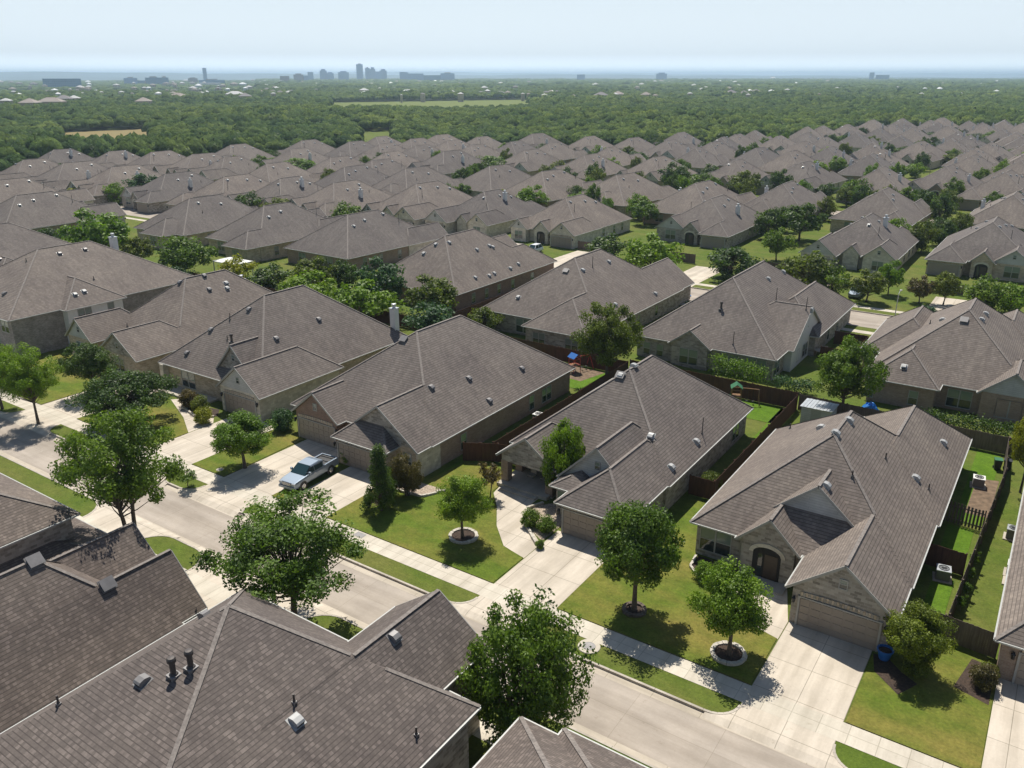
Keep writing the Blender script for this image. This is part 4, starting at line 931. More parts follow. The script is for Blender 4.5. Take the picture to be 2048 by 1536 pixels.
# hedges: one clipped mass each
def hedge(pts, w, h, col, label):
    rs = np.random.RandomState(5); P = []; 
    for (x0, y0), (x1, y1) in zip(pts, pts[1:]):
        L = math.hypot(x1 - x0, y1 - y0); n = int(L * 420); t = rs.uniform(0, 1, n)
        P.append(np.stack([x0 + (x1 - x0) * t + rs.normal(size=n) * w * .3, y0 + (y1 - y0) * t + rs.normal(size=n) * w * .3, h * (rs.uniform(0, 1, n) ** .5) * (1 + .14 * np.sin(t * L * 2.3))], 1))
    P = np.concatenate(P); n = len(P); o = bpy.data.objects.new('hedge', quads_mesh('hedge', P, rs.normal(size=(n, 3)) * .7 + np.array([0, -.2, .5]), .1 * rs.uniform(.6, 1.4, n), rs.uniform(0, 1, n), [M['leaf_' + col]], rs=rs)); COL.objects.link(o)
    tag(o, label, 'hedge')
hedge([(-8.5, 88.6), (-4, 88.9), (1.5, 89.3)], 1.5, 1.75, 'dark', 'long clipped dark hedge behind the fence at right')
hedge([(-32.2, 91.2), (-29, 90.8), (-25.8, 90.2)], 1.6, 2.5, 'bright', 'bright bushes topping the brown fence below the rear windows')
hedge([(-24.6, 91), (-20.5, 91.3)], 1.4, 1.5, 'blue', 'dusty green bushes beside the white side gable')
# trees of the rows behind: base x, base y, top y, width, kind, colour
for ln in MID.split('\n'):
    a, lab = ln.split('|'); a = a.split()
    b = site(float(a[0]), float(a[1])); dv_ = Vector((b.x, b.y, 0)).normalized()
    for s_ in sorted(range(-16, 17), key=lambda q: abs(q) + (q < 0) * .5):      # stand it beside, not inside, the nearest house
        c_ = b + dv_ * s_
        if not any(abs(c_.x - q.x) < 9.4 and abs(c_.y - q.y) < 13.6 for q in HOUSES) or b.length < 130: break
    T(a[4], float(a[0]), float(a[1]), float(a[2]), float(a[3]), a[5], lab, group='trees among the houses', base=c_)
# small garden trees between the far rows
gr = random.Random(21); GT = []; tries = 0
while len(GT) < 140 and tries < 30000:
    tries += 1; d = gr.uniform(175, 640); a = gr.uniform(-.6, .56); x = d * math.sin(a - PSI); y = d * math.cos(a - PSI)
    if not inside(np.array([x]), np.array([y]), EST)[0] or y < 180: continue
    if any(abs(x - q.x) < 9.3 and abs(y - q.y) < 13.6 for q in HOUSES) or any((x - q[0]) ** 2 + (y - q[1]) ** 2 < 36 for q in GT) or any((Vector((x, y, 0)) - q).length < 6 for q in TREES): continue
    GT.append((x, y)); k = gr.choice(['fdome', 'fball', 'fball', 'fwide']); h0, w0 = TK[k][2:]; hh = gr.uniform(5.4, 8.2); ww = gr.uniform(4.5, 7)
    t = thing('garden_tree', 'small green tree standing between roofs of the far rows', 'tree', (x, y, 0), gr.uniform(0, 6), 'garden trees of the far rows'); t.scale = (ww / w0, ww / w0, hh / h0)
    link('trunk', TK[k][0], t); c = link('crown', TK[k][1], t); c.material_slots[0].link = 'OBJECT'; c.material_slots[0].material = M['leaf_' + gr.choice(['mid', 'dark', 'dark', 'olive', 'bright'])]
# ================================================================ fences
def fence(pts, label, h=1.83, m='fence', gap=0, name='wooden_fence', x_gap=.004):
    """picket boards nailed to rails and posts; every board a little different"""
    o = pts[0]; t = thing(name, label, 'fence', (o[0], o[1], 0), group='wooden yard fences')
    b = MB(); r = MB(); fr = random.Random(hash(label) % 9999 if False else len(label))
    pst = []
    for (x0, y0), (x1, y1) in zip(pts, pts[1:]):
        L = math.hypot(x1 - x0, y1 - y0); dx, dy = (x1 - x0) / L, (y1 - y0) / L; w = .14 + gap; n = max(1, int(L / w))
        for i in range(n):
            s0 = i * L / n; s1 = s0 + L / n - gap - x_gap; hh = h + fr.uniform(-.03, .03); k = fr.uniform(-.008, .008)
            p = lambda s, z, q: (x0 + dx * s - dy * q - o[0], y0 + dy * s + dx * q - o[1], z)
            q0, q1 = -.011 + k, .011 + k
            b.poly([p(s0, .03, q0), p(s1, .03, q0), p(s1, hh, q0), p(s0, hh, q0)]); b.poly([p(s1, .03, q1), p(s0, .03, q1), p(s0, hh, q1), p(s1, hh, q1)]); b.poly([p(s0, hh, q0), p(s1, hh, q0), p(s1, hh, q1), p(s0, hh, q1)])
        for z in (.35, 1.5 * h / 1.83):
            r.bar((x0 - o[0] - dy * .035, y0 - o[1] + dx * .035, z), (x1 - o[0] - dy * .035, y1 - o[1] + dx * .035, z), .04, .09)
        m_ = max(1, round(L / 2.4))
        for i in range(m_ + (1 if (x1, y1) == pts[-1] else 0)): pst.append((x0 + dx * L * i / m_ - dy * .08, y0 + dy * L * i / m_ + dx * .08))
    b.build('boards', M[m], t); r.build('rail', M[m], t)
    pm = MB(); pm.box(-.05, .05, -.05, .05, 0, h + .04); me = pm.mesh('post', [M[m]])
    for x, y in pst: link('post', me, t, (x - o[0], y - o[1], 0))
    return t
F = fence
F([(-.9, 85.5), (-.5, 78), (-1.6, 52.2)], 'long grey side fence with climbing plants, running back from the gate fence')
F([(-4.35, 52.2), (-1.7, 51.9), (1.35, 51.6)], 'tall grey gate fence across the gap at the right edge')
F([(-4.0, 60.8), (-1.55, 60.6)], 'short cross fence nearer the two-ton side unit, behind the gate fence', m='fencered')
F([(-3.9, 68.7), (-1.1, 68.4)], 'slatted cross fence between the two air conditioners', gap=.1)
F([(-20.7, 61.5), (-20.7, 85.5)], 'dark side fence left of the arched entry house', m='fencered')
F([(-22.9, 61.3), (-20.7, 61.3)], 'short dark fence closing the side yard by the round tree', m='fencered')
F([(-40.8, 57.4), (-40.8, 85.5)], 'weathered side fence behind the gate with the air conditioner', m='fencered')
F([(-43.0, 55.6), (-41.6, 56.4), (-40.2, 57.2), (-38.2, 57.6)], 'reddish wooden gate fence curving beside the lawn', m='fencered', h=1.9)
F([(-62.8, 85.8), (-40.9, 85.4)], 'red brown back fence behind the play canopy', m='fencered')
F([(-40.7, 85.7), (-20.8, 85.9)], 'brown back fence behind the green play set', m='fencered', h=2.0)
F([(-20.6, 86), (-.9, 85.6)], 'grey back fence below the long hedge', m='fence')
F([(-.8, 85.6), (16, 85.4)], 'grey back fence running off at the right edge')
F([(-86, 85.9), (-63, 85.9)], 'brown fence behind the white chimney house', m='fencered')
F([(-128, 85.9), (-86.2, 86)], 'dark fence along the left back yards', m='fencered')
F([(-71.5, 86.1), (-71.5, 112)], 'dark side fence beside the red brick wall', m='fencered')
F([(-46, 86.2), (-46, 96)], 'side fence hidden behind the back-yard tree', m='fencered')
F([(-23.2, 104.4), (-19.2, 104.4), (-19.2, 112.4), (-23.4, 112.4)], 'dark brown enclosure round the side patio', m='fencered')
F([(-65.7, 149.5), (-58.5, 149.5)], 'low grey fence left of the garage with boxes', m='fence')
F([(-48, 150.5), (-39.5, 150.5)], 'grey fence between two houses on the second street', m='fence')
F([(-17.5, 151), (-12.5, 151)], 'grey fence beside the dark garage', m='fence')
F([(-84, 149), (-79.5, 149)], 'grey fence right of the white car house')
# ================================================================ things in the yards
def ac_unit(x, y, label, rz=0, top='vent'):
    t = thing('air_conditioner', label, 'air conditioner', (x, y, .03), rz, 'air conditioners')
    b = MB(); b.box(-.44, .44, -.44, .44, .06, .82, 0)
    for i in range(9): b.box(-.455, .455, -.455, .455, .1 + i * .08, .13 + i * .08, 0, bot=True)
    b.build('case', M['vent'], t)
    c = MB(); c.box(-.48, .48, -.48, .48, .82, .88, 0, bot=True); c.lathe([(.36, .885), (.36, .92), (.33, .92), (.33, .89)], (0, 0, 0), 1, 16)
    for i in range(12): a = math.pi * i / 12; c.bar((.34 * math.cos(a), .34 * math.sin(a), .905), (-.34 * math.cos(a), -.34 * math.sin(a), .905), .015, .012, 1)
    c.build('fan_grille', [M['white' if top == 'w' else 'galv'], M['black']], t)
    p = MB(); p.box(-.62, .62, -.62, .62, -.02, .06, 0); p.build('base_slab', M['slab'], t)
ac_unit(-2.3, 76.9, 'white topped air conditioner on bare soil behind the right-hand house', .1, 'w'); ac_unit(-2.7, 62.6 - 3.2, 'air conditioner in the small fenced yard behind the gate fence', .15)
ac_unit(1.55, 61.6, 'front one of two air conditioners by the right edge wall', 0, 'w'); ac_unit(1.5, 62.9, 'rear one of two air conditioners by the right edge wall', 0, 'w'); ac_unit(-42.2, 67.5, 'air conditioner in the side yard between brick wall and fence', 0, 'w')
ac_unit(1.0, 68.6, 'lone air conditioner at the right edge beyond the pair')
def trash_bin(x, y, lidm, bm, label, rz=0):
    t = thing('wheeled_bin', label, 'bin', (x, y, .03), rz)
    b = MB(); q0, q1 = .24, .31
    for i in range(4):
        c = [(-1, -1), (1, -1), (1, 1), (-1, 1)]; (ax, ay), (bx, by) = c[i], c[(i + 1) % 4]
        b.poly([(ax * q0, ay * q0, .05), (bx * q0, by * q0, .05), (bx * q1, by * q1, .98), (ax * q1, ay * q1, .98)])
    b.build('bin_body', M[bm], t); l = MB(); l.box(-.34, .34, -.36, .34, .98, 1.04, bot=True); l.bar((-.25, .38, 1.0), (.25, .38, 1.0), .04, .04); l.build('lid', M[lidm], t)
    for q in (-1, 1):
        w = MB(); w.tube([(q * .26, .28, .12), (q * .31, .28, .12)], [.12, .12], 0, 10); w.build('wheel', M['rubber'], t)
trash_bin(-1.25, 81.6, 'green', 'black', 'black bin with green lid in the far right yard corner', .2); trash_bin(-.5, 81.9, 'black', 'black', 'all black bin beside the green lidded one')
def planter(x, y):
    t = thing('plant_pot', 'large blue glazed pot beside the right-hand garage door', 'plant pot', (x, y, .02))
    b = MB(); b.lathe([(.28, 0), (.36, .25), (.42, .6), (.5, .66), (.5, .74), (.42, .74), (.4, .62), (0, .6)], (0, 0, 0), 0, 18); b.build('pot', M['blue'], t)
    s = MB(); s.lathe([(.4, .62), (.2, .68), (0, .7)], (0, 0, 0), 0, 12); s.build('soil', M['mulch'], t)
planter(-4.35, 47.75)
def stone_ring(x, y, r, label):
    t = thing('tree_ring', label, 'edging', (x, y, 0)); st_ = MB(); n = int(2 * math.pi * r / .32); q = random.Random(int(x * 10))
    for i in range(n):
        a0 = 2 * math.pi * i / n; a1 = 2 * math.pi * (i + .92) / n; h = .2 + q.uniform(-.03, .04); r0, r1 = r - .13 + q.uniform(-.02, .02), r + .13 + q.uniform(-.03, .03)
        A = [(r0 * math.cos(a0), r0 * math.sin(a0)), (r1 * math.cos(a0), r1 * math.sin(a0)), (r1 * math.cos(a1), r1 * math.sin(a1)), (r0 * math.cos(a1), r0 * math.sin(a1))]
        st_.poly([(x_, y_, h) for x_, y_ in A])
        for k in range(4): j = (k + 1) % 4; st_.poly([(*A[k], 0), (*A[j], 0), (*A[j], h), (*A[k], h)])
    st_.build('stones', M['bark' if r < .75 else 'rock'], t); s = MB(); s.poly([(r * math.cos(i * .4) * .95, r * math.sin(i * .4) * .95, .11) for i in range(16)]); s.build('mulch', M['mulch'], t)  # the ring under the tree has its shade put in as a darker colour
stone_ring(-34.75, 44.7, 1.05, 'pale stone ring round the lawn tree between the driveways'); stone_ring(-12.5, 42.75, 1.0, 'grey stone ring round the light green tree by the sidewalk'); stone_ring(-19.4, 43.55, .72, 'dim stone ring in the shade under the dark round tree')
def edging(pts, label):
    t = thing('bed_edging', label, 'edging', (pts[0][0], pts[0][1], 0)); e = MB(); q = random.Random(len(label))
    for (x0, y0), (x1, y1) in zip(pts, pts[1:]):
        L = math.hypot(x1 - x0, y1 - y0); n = max(1, int(L / .4))
        for i in range(n):
            f0, f1 = i / n, (i + .93) / n; w = .2 + q.uniform(-.04, .04); h = .22 + q.uniform(-.04, .05)
            e.bar((x0 + (x1 - x0) * f0 - pts[0][0], y0 + (y1 - y0) * f0 - pts[0][1], h / 2), (x0 + (x1 - x0) * f1 - pts[0][0], y0 + (y1 - y0) * f1 - pts[0][1], h / 2), w, h)
    e.build('stones', M['rock'], t)
edging([(-18.5, 52.2), (-18.3, 50.6), (-16.7, 49.2), (-15.2, 49.6)], 'curved white stone edging under the double window'); edging([(-29.4, 46.9), (-31.3, 48.6), (-33.0, 51.2), (-32.4, 52.8)], 'curved stone edging of the pebble bed by the front walk')
edging([(-71.3, 49.2), (-73.2, 48.2), (-76.3, 49), (-78, 50.6)], 'stone edging along the curved walk before the pale stone house'); edging([(-46, 49.7), (-44.6, 47.5), (-41.6, 47.9), (-40.6, 50)], 'rough stone edging round the bed of the conical evergreen')
edging([(-100, 49), (-98.4, 50.4), (-97.2, 52)], 'pale stone edging beside the olive tree at left')
def lid(x, y, label, r=.32, pad=True, square=False):
    t = thing('manhole_cover', label, 'manhole cover', (x, y, .0)); b = MB()
    if pad: b.lathe([(r * 1.75, 0), (r * 1.7, .055), (0, .055)], (0, 0, 0), 0, 20, False); b.build('concrete_collar', M['walk'], t); b = MB()
    b.lathe([(r, .05), (r * .97, .075), (r * .6, .075), (r * .55, .07), (0, .07)], (0, 0, 0), 0, 20, False); b.build('lid', M['vent'], t)
lid(-20.1, 38.55, 'round manhole lid in a pale collar on the verge', .42); lid(-57.9, 38.6, 'small pale lid at the tip of the verge', .2); q_ = site(440, 940); lid(q_.x, q_.y, 'small pale lid on the lawn left of the domed tree', .2)
b = MB(); p_ = site(720, 1070); b.box(-.45, .45, -.3, .3, .018, .03); tag(b.build('utility_cover', M['vent'], loc=(p_.x, p_.y, 0)), 'dark rectangular cover set in the sidewalk', 'cover')
def playset(x, y, label, canopy, fr, rz=0, slide=None):
    t = thing('play_set', label, 'play set', (x, y, .03), rz); t.scale = (.8, .8, .8)
    f = MB()
    for i in (-1, 1):
        for j in (-1, 1): f.bar((i * .65, j * .65, 0), (i * .6, j * .6, 2.4), .1, .1)
    for z in (1.15, 2.1):
        for i in (-1, 1): f.bar((i * .6, -.65, z), (i * .6, .65, z), .08, .08); f.bar((-.6, i * .62, z), (.6, i * .62, z), .08, .08)
    f.bar((.6, 0, 2.3), (3.0, 0, 2.2), .1, .1); f.bar((3, 0, 2.2), (3.1, .9, 0), .08, .08); f.bar((3, 0, 2.2), (3.1, -.9, 0), .08, .08); f.build('frame', M[fr], t)
    d = MB(); d.box(-.6, .6, -.6, .6, 1.1, 1.16, bot=True); d.build('deck', M['wood'], t)
    c = MB(); c.poly([(-.8, -.8, 2.35), (0, -.8, 2.95), (0, .8, 2.95), (-.8, .8, 2.35)], 0); c.poly([(0, -.8, 2.95), (.8, -.8, 2.35), (.8, .8, 2.35), (0, .8, 2.95)], 1); c.build('canopy', [M[canopy[0]], M[canopy[1]]], t)
    for sx in (1.5, 2.3):
        w = MB(); w.bar((sx, -.18, 2.2), (sx, -.18, .5), .02, .02); w.bar((sx, .18, 2.2), (sx, .18, .5), .02, .02); w.box(sx - .12, sx + .12, -.22, .22, .47, .5, bot=True); w.build('swing', M['rubber'], t)
    if slide:
        s = MB(); pr = [(-.6, 1.15), (-1.1, .95), (-1.9, .35), (-2.3, .15)]
        for (a, z0), (b_, z1) in zip(pr, pr[1:]): s.poly([(a, -.25, z0), (b_, -.25, z1), (b_, .25, z1), (a, .25, z0)]); s.poly([(a, -.25, z0 + .15), (b_, -.25, z1 + .15), (b_, -.25, z1), (a, -.25, z0)]); s.poly([(a, .25, z0), (b_, .25, z1), (b_, .25, z1 + .15), (a, .25, z0 + .15)])
        s.build('slide', M[slide], t)
playset(-46.8, 83.0, 'play set with blue and red canopy under the back-yard tree', ('blue', 'blue'), 'red', 1.2); playset(-26.9, 84.0, 'green play set with slide and swing on the bright back lawn', ('green', 'green'), 'wood', .4, 'green')
def shed(x0, x1, y0, y1, h, label):
    t = thing('garden_shed', label, 'shed', ((x0 + x1) / 2, (y0 + y1) / 2, 0)); a, b_ = (x1 - x0) / 2, (y1 - y0) / 2
    w = MB(); w.box(-a, a, -b_, b_, 0, h, 0, False); w.build('wall', M['siding'], t)
    r = MB()
    for i in range(10): r.box(-a - .15 + i * (2 * a + .3) / 10, -a - .15 + (i + .9) * (2 * a + .3) / 10, -b_ - .15, b_ + .15, h, h + .05 + .02 * (i % 2), bot=True)
    r.build('roof', M['galv'], t); d = MB(); d.box(-.5, .5, -b_ - .04, -b_, 0, 1.9); d.build('door', M['trim'], t)
shed(-19.4, -16.4, 82.4, 84.8, 1.9, 'small shed with flat metal roof behind the back-yard tree')
def patio_cover(x, y, label):
    t = thing('patio_cover', label, 'patio cover', (x, y, 0)); r = MB(); r.box(-3.2, 3.2, -2, 2, 2.7, 2.82, bot=True); r.build('roof_panel', M['white'], t)
    for i in (-1, 1):
        for j in (-1, 1): p = MB(); p.box(i * 3 - .07, i * 3 + .07, j * 1.8 - .07, j * 1.8 + .07, 0, 2.7); p.build('post', M['white'], t)
q_ = site(465, 522, 2.8); patio_cover(q_.x, q_.y, 'white flat patio cover between green trees at left')
def cloth(x, y, z, sx, sy, m, label, name='tarpaulin', cat='tarpaulin', h=.5):
    b = MB(); n = 10; q = random.Random(int(abs(x) * 7)); H_ = [[h * math.sin(math.pi * i / n) * math.sin(math.pi * j / n) * q.uniform(.5, 1.2) for j in range(n + 1)] for i in range(n + 1)]
    P = lambda i, j: ((i / n - .5) * sx, (j / n - .5) * sy, H_[i][j])
    for i in range(n):
        for j in range(n): b.poly([P(i, j), P(i + 1, j), P(i + 1, j + 1), P(i, j + 1)])
    tag(b.build(name, M[m], loc=(x, y, z)), label, cat)
q_ = site(1737, 822, .3); cloth(q_.x, q_.y + .5, .03, 2.2, 1.6, 'tarp', 'crumpled blue tarpaulin by the fence behind the metal flue', h=1.1)
q_ = site(1354, 590, 0); cloth(q_.x, q_.y, 0, 4.2, 2.2, 'tarp', 'blue cover glimpsed between two roofs at centre', h=1.9)
q_ = site(1545, 885, 1.8); cloth(q_.x, q_.y, 1.3, 1.2, 2.6, 'gravel', 'pale tan cloth hanging over the side fence', 'cloth', 'cloth', .5)
def chair(x, y, rz, label):
    t = thing('patio_chair', label, 'chair', (x, y, .03), rz, 'patio chairs'); s = MB(); s.box(-.3, .3, -.3, .3, .38, .5, bot=True); s.build('seat', M['slab'], t); k = MB(); k.box(-.3, .3, .25, .35, .5, .95); k.build('backrest', M['slab'], t)
    for i in (-.27, .27):
        for j in (-.27, .27): l = MB(); l.box(i - .03, i + .03, j - .03, j + .03, 0, .38); l.build('leg', M['black'], t)
q_ = site(1640, 712)
b = MB(); b.lathe([(.75, .7), (.75, .75), (0, .75)], (0, 0, 0), 0, 16, False); t_ = thing('patio_table', 'pale round patio table beside the fence enclosure', 'table', (q_.x, q_.y, .03)); b.build('tabletop', M['slab'], t_); b = MB(); b.lathe([(.3, 0), (.06, .08), (.06, .7)], (0, 0, 0), 0, 8); b.build('pedestal', M['black'], t_)
chair(q_.x - 1.2, q_.y, 1.57, 'patio chair left of the round table'); chair(q_.x + 1.2, q_.y + .2, -1.57, 'patio chair right of the round table'); chair(q_.x + .2, q_.y + 1.2, 0, 'patio chair behind the round table')
for (x, y, lab) in ((-35.6, 56.0, 'dark seat in the shade of the brick porch, left'), (-34.3, 56.1, 'dark seat in the shade of the brick porch, right')): chair(x, y, 0, lab)
def dish(px, py, label):
    q = site(px, py, 3.1); t = thing('satellite_dish', label, 'dish', (q.x, q.y, 2.9)); d = MB(); d.lathe([(0, 0), (.25, .03), (.42, .1)], (0, 0, 0), 0, 14); o = d.build('reflector', M['galv'], t, loc=(0, 0, .4)); o.rotation_euler = (1.0, 0, .6); a = MB(); a.bar((0, 0, -.2), (0, 0, .42), .05, .05); a.bar((0, 0, .4), (.2, -.4, .6), .03, .03); a.build('arm', M['galv'], t)
dish(1921, 762, 'satellite dish on the lower edge of the broad dark roof')
def street_lamp(x, y, h, label):
    t = thing('street_lamp', label, 'street lamp', (x, y, 0), group='poles along the second street'); p = MB(); p.tube([(0, 0, 0), (0, 0, h)], [.08, .05], 0, 8); p.tube([(0, 0, h - .1), (0, .5, h + .15), (0, 1.3, h + .2)], [.04, .035, .03], 0, 6); p.build('pole', M['galv'], t); l = MB(); l.box(-.14, .14, 1.2, 1.75, h + .12, h + .24, bot=True); l.build('lamp_head', M['trim'], t)
street_lamp(-17.9, 122.4, 5.6, 'slim street lamp before the second street pavement'); 
t_ = thing('street_sign', 'short sign post right of the slim street lamp', 'sign', (-15.6, 122.3, 0)); b = MB(); b.tube([(0, 0, 0), (0, 0, 2.6)], [.04, .04], 0, 6); b.build('post', M['galv'], t_); b = MB(); b.box(-.3, .3, -.02, .02, 2.2, 2.6, bot=True); b.build('plate', M['vent'], t_)
# ================================================================ vehicles
def loft(mb, secs, m=0, smooth=False):
    """secs: (x, [(half width, z) ...]) from the underside up, mirrored"""
    rings = [[Vector((x, -w, z)) for w, z in pr] + [Vector((x, w, z)) for w, z in pr[::-1]] for x, pr in secs]
    for a, b_ in zip(rings, rings[1:]):
        for i in range(len(a) - 1): mb.poly([a[i], a[i + 1], b_[i + 1], b_[i]], m, smooth=smooth)
    mb.poly(rings[0][::-1], m); mb.poly(rings[-1], m)
def wheel(t, x, y, r=.38, w=.26):
    o = MB(); s = 1 if y > 0 else -1
    o.tube([(x, y - w / 2, r), (x, y - w / 2 + .03, r), (x, y + w / 2 - .03, r), (x, y + w / 2, r)], [r * .92, r, r, r * .92], 0, 20); wo = o.build('wheel', M['rubber'], t)
    k = MB(); k.tube([(x, y + s * (w / 2 - .02), r), (x, y + s * (w / 2 + .012), r)], [r * .66, r * .6], 0, 20)
    for i in range(5): a = i * 1.2566; k.bar((x, y + s * (w / 2 + .02), r), (x + r * .56 * math.cos(a), y + s * (w / 2 + .02), r + r * .56 * math.sin(a)), .07, .03, 0, up=(0, 1, 0))
    k.build('rim', M['chrome'], wo)
def truck(x, y, rz, label):
    t = thing('pickup_truck', label, 'pickup truck', (x, y, .02), rz); b = MB()
    low = lambda w, z1, z0=.42: [(w * .93, z0), (w, z0 + .16), (w * 1.0, z1 - .18), (w * .95, z1 - .03), (w * .88, z1)]
    loft(b, [(2.88, low(.84, .86)), (2.8, low(.9, .98)), (2.45, low(.955, 1.06)), (1.35, low(.97, 1.15)), (1.3, low(.97, 1.16)), (-.95, low(.97, 1.17))], 0)
    loft(b, [(-.95, low(.97, 1.18)), (-1.0, low(.97, 1.2))], 0)
    b.build('body', M['silver'], t)
    c = MB(); gl = MB()
    st = [(1.45, .9, 1.15), (.62, .74, 1.74), (-.55, .74, 1.78), (-.98, .82, 1.2)]
    loft(c, [(1.47, [(.9, 1.1), (.88, 1.16)]), (.6, [(.93, 1.1), (.79, 1.66), (.7, 1.76)]), (-.5, [(.93, 1.1), (.79, 1.7), (.7, 1.8)]), (-.93, [(.92, 1.1), (.8, 1.66), (.7, 1.72)])][1:], 0); c.build('cab', M['silver'], t)
    gl.poly([(1.46, -.84, 1.17), (1.46, .84, 1.17), (.62, .7, 1.755), (.62, -.7, 1.755)], 0); w_ = gl.build('windshield', M['carglass'], t)
    gl = MB(); gl.poly([(-.945, .76, 1.24), (-.945, -.76, 1.24), (-.945, -.68, 1.66), (-.945, .68, 1.66)], 0); gl.build('rear_window', M['carglass'], t)
    for s in (-1, 1):
        for x0, x1 in ((1.2, .3), (.22, -.8)):
            g_ = MB(); q = lambda xx, f: (xx, s * (.935 - .135 * f), 1.19 + .44 * f); top = .62 if x0 > 1 else x0
            p = [q(x0, 0), q(x1, 0), q(x1, 1), q(top, 1)]; g_.poly(p if s > 0 else p[::-1]); g_.build('side_window', M['carglass'], t)
        mr = MB(); mr.box(.98, 1.14, s * 1.06 - .1, s * 1.06 + .1, 1.18, 1.4, bot=True); mr.bar((1.05, s * .9, 1.2), (1.05, s * 1.0, 1.22), .05, .05); mr.build('mirror', M['silver'], t)
        hl = MB(); hl.box(2.72, 2.875, s * .72 - .17, s * .72 + .17, .76, .96, bot=True); hl.build('headlight', M['lamp'], t)
        tl = MB(); tl.box(-2.9, -2.86, s * .86 - .08, s * .86 + .08, .75, 1.12, bot=True); tl.build('tail_light', M['red'], t)
        hd = MB(); hd.box(.3, .45, s * .985 - .015, s * .985 + .015, 1.0, 1.04, bot=True); hd.build('door_handle', M['chrome'], t)
        for xx in (1.85, -1.75): wheel(t, xx, s * .86)
        ar = MB()
        for xx in (1.85, -1.75): ar.tube([(xx, s * .955, .4), (xx, s * .978, .4)], [.46, .46], 0, 20)
        ar.build('wheel_arch', M['black'], t)
    bd = MB(); P = [(-.98, -.97), (-2.86, -.95), (-2.86, .95), (-.98, .97)]
    for s in (-1, 1): bd.box(-2.86, -.98, min(s * .82, s * .96), max(s * .82, s * .96), .5, 1.2, 0, bot=True)
    bd.box(-2.88, -2.76, -.95, .95, .5, 1.18, 0, bot=True); bd.box(-1.1, -.96, -.9, .9, .6, 1.2, 0); bd.build('cargo_bed', M['silver'], t)
    ln = MB(); ln.box(-2.78, -1.08, -.83, .83, .55, 1.1, 0); ln.box(-2.76, -1.1, -.8, -.78, .74, 1.16, 0); ln.box(-2.76, -1.1, .78, .8, .74, 1.16, 0); ln.box(-2.5, -2.42, -.79, .79, 1.1, 1.17, 0); ln.box(-1.8, -1.72, -.79, .79, 1.1, 1.17, 0); ln.build('bed_liner', M['black'], t)
    gr = MB(); gr.box(2.8, 2.9, -.5, .5, .7, .95, 1, bot=True)
    for i in range(4): gr.box(2.89, 2.915, -.48, .48, .72 + i * .06, .75 + i * .06, 0, bot=True)
    gr.build('grille', [M['chrome'], M['black']], t)
    bu = MB(); bu.box(2.78, 2.98, -.88, .88, .42, .64, 0, bot=True); bu.build('front_bumper', M['silver'], t); bu = MB(); bu.box(-3.0, -2.86, -.88, .88, .48, .62, 0, bot=True); bu.build('rear_bumper', M['chrome'], t)
truck(-52.15, 44.9, -math.pi / 2 + .09, 'silver crew cab pickup truck parked on the left driveway')
def car(x, y, z, rz, m, label, h=1.68, L=4.6):
    t = thing('parked_car', label, 'car', (x, y, z), rz); b = MB(); k = L / 4.6
    low = lambda w, z1: [(w * .92, .3), (w, .48), (w, z1 - .16), (w * .92, z1)]
    loft(b, [(2.28 * k, low(.72, .72)), (2.1 * k, low(.86, .86)), (1.0 * k, low(.92, 1.0)), (-1.9 * k, low(.92, 1.04)), (-2.25 * k, low(.84, .95))]); b.build('body', M[m], t)
    c = MB(); loft(c, [(1.05 * k, [(.8, .96), (.79, .99), (.78, 1.0)]), (.35 * k, [(.84, .98), (.66, h - .06), (.55, h)]), (-1.5 * k, [(.84, .98), (.68, h - .05), (.58, h + .02)]), (-2.1 * k, [(.8, .98), (.75, 1.05), (.7, 1.1)])]); c.build('cabin', M['carglass'], t)
    r = MB(); r.box(-1.62 * k, .36 * k, -.6, .6, h - .01, h + .04, bot=True)
    for s in (-1, 1):
        for x0, x1 in ((.95, .4), (-.55, -.5), (-1.95, -1.52)): r.bar((x0 * k, s * .81, 1.04), (x1 * k, s * .66, h), .09, .05)
        for xx in (1.4 * k, -1.4 * k): wheel(t, xx, s * .8, .34, .22)
    r.build('roof', M[m], t)
    for s in (-1, 1): q = MB(); q.box(2.12 * k, 2.25 * k, s * .6 - .15, s * .6 + .15, .68, .82, bot=True); q.build('headlight', M['lamp'], t)
q_ = site(1068, 506); car(q_.x, q_.y, .02, -math.pi / 2, 'carwhite', 'white car parked on a driveway of the second street')
q_ = site(860, 462); car(q_.x, q_.y, .02, -math.pi / 2, 'carblue', 'blue car standing in an open garage at centre'); q_ = site(930, 546); car(q_.x - 0, q_.y, -.12, 0, 'carblue', 'dark car on the second street beside the red brick house') if False else None
q_ = site(1712, 592); car(q_.x, q_.y, .02, -math.pi / 2, 'silver', 'grey car half hidden under the street trees by the dark garage')
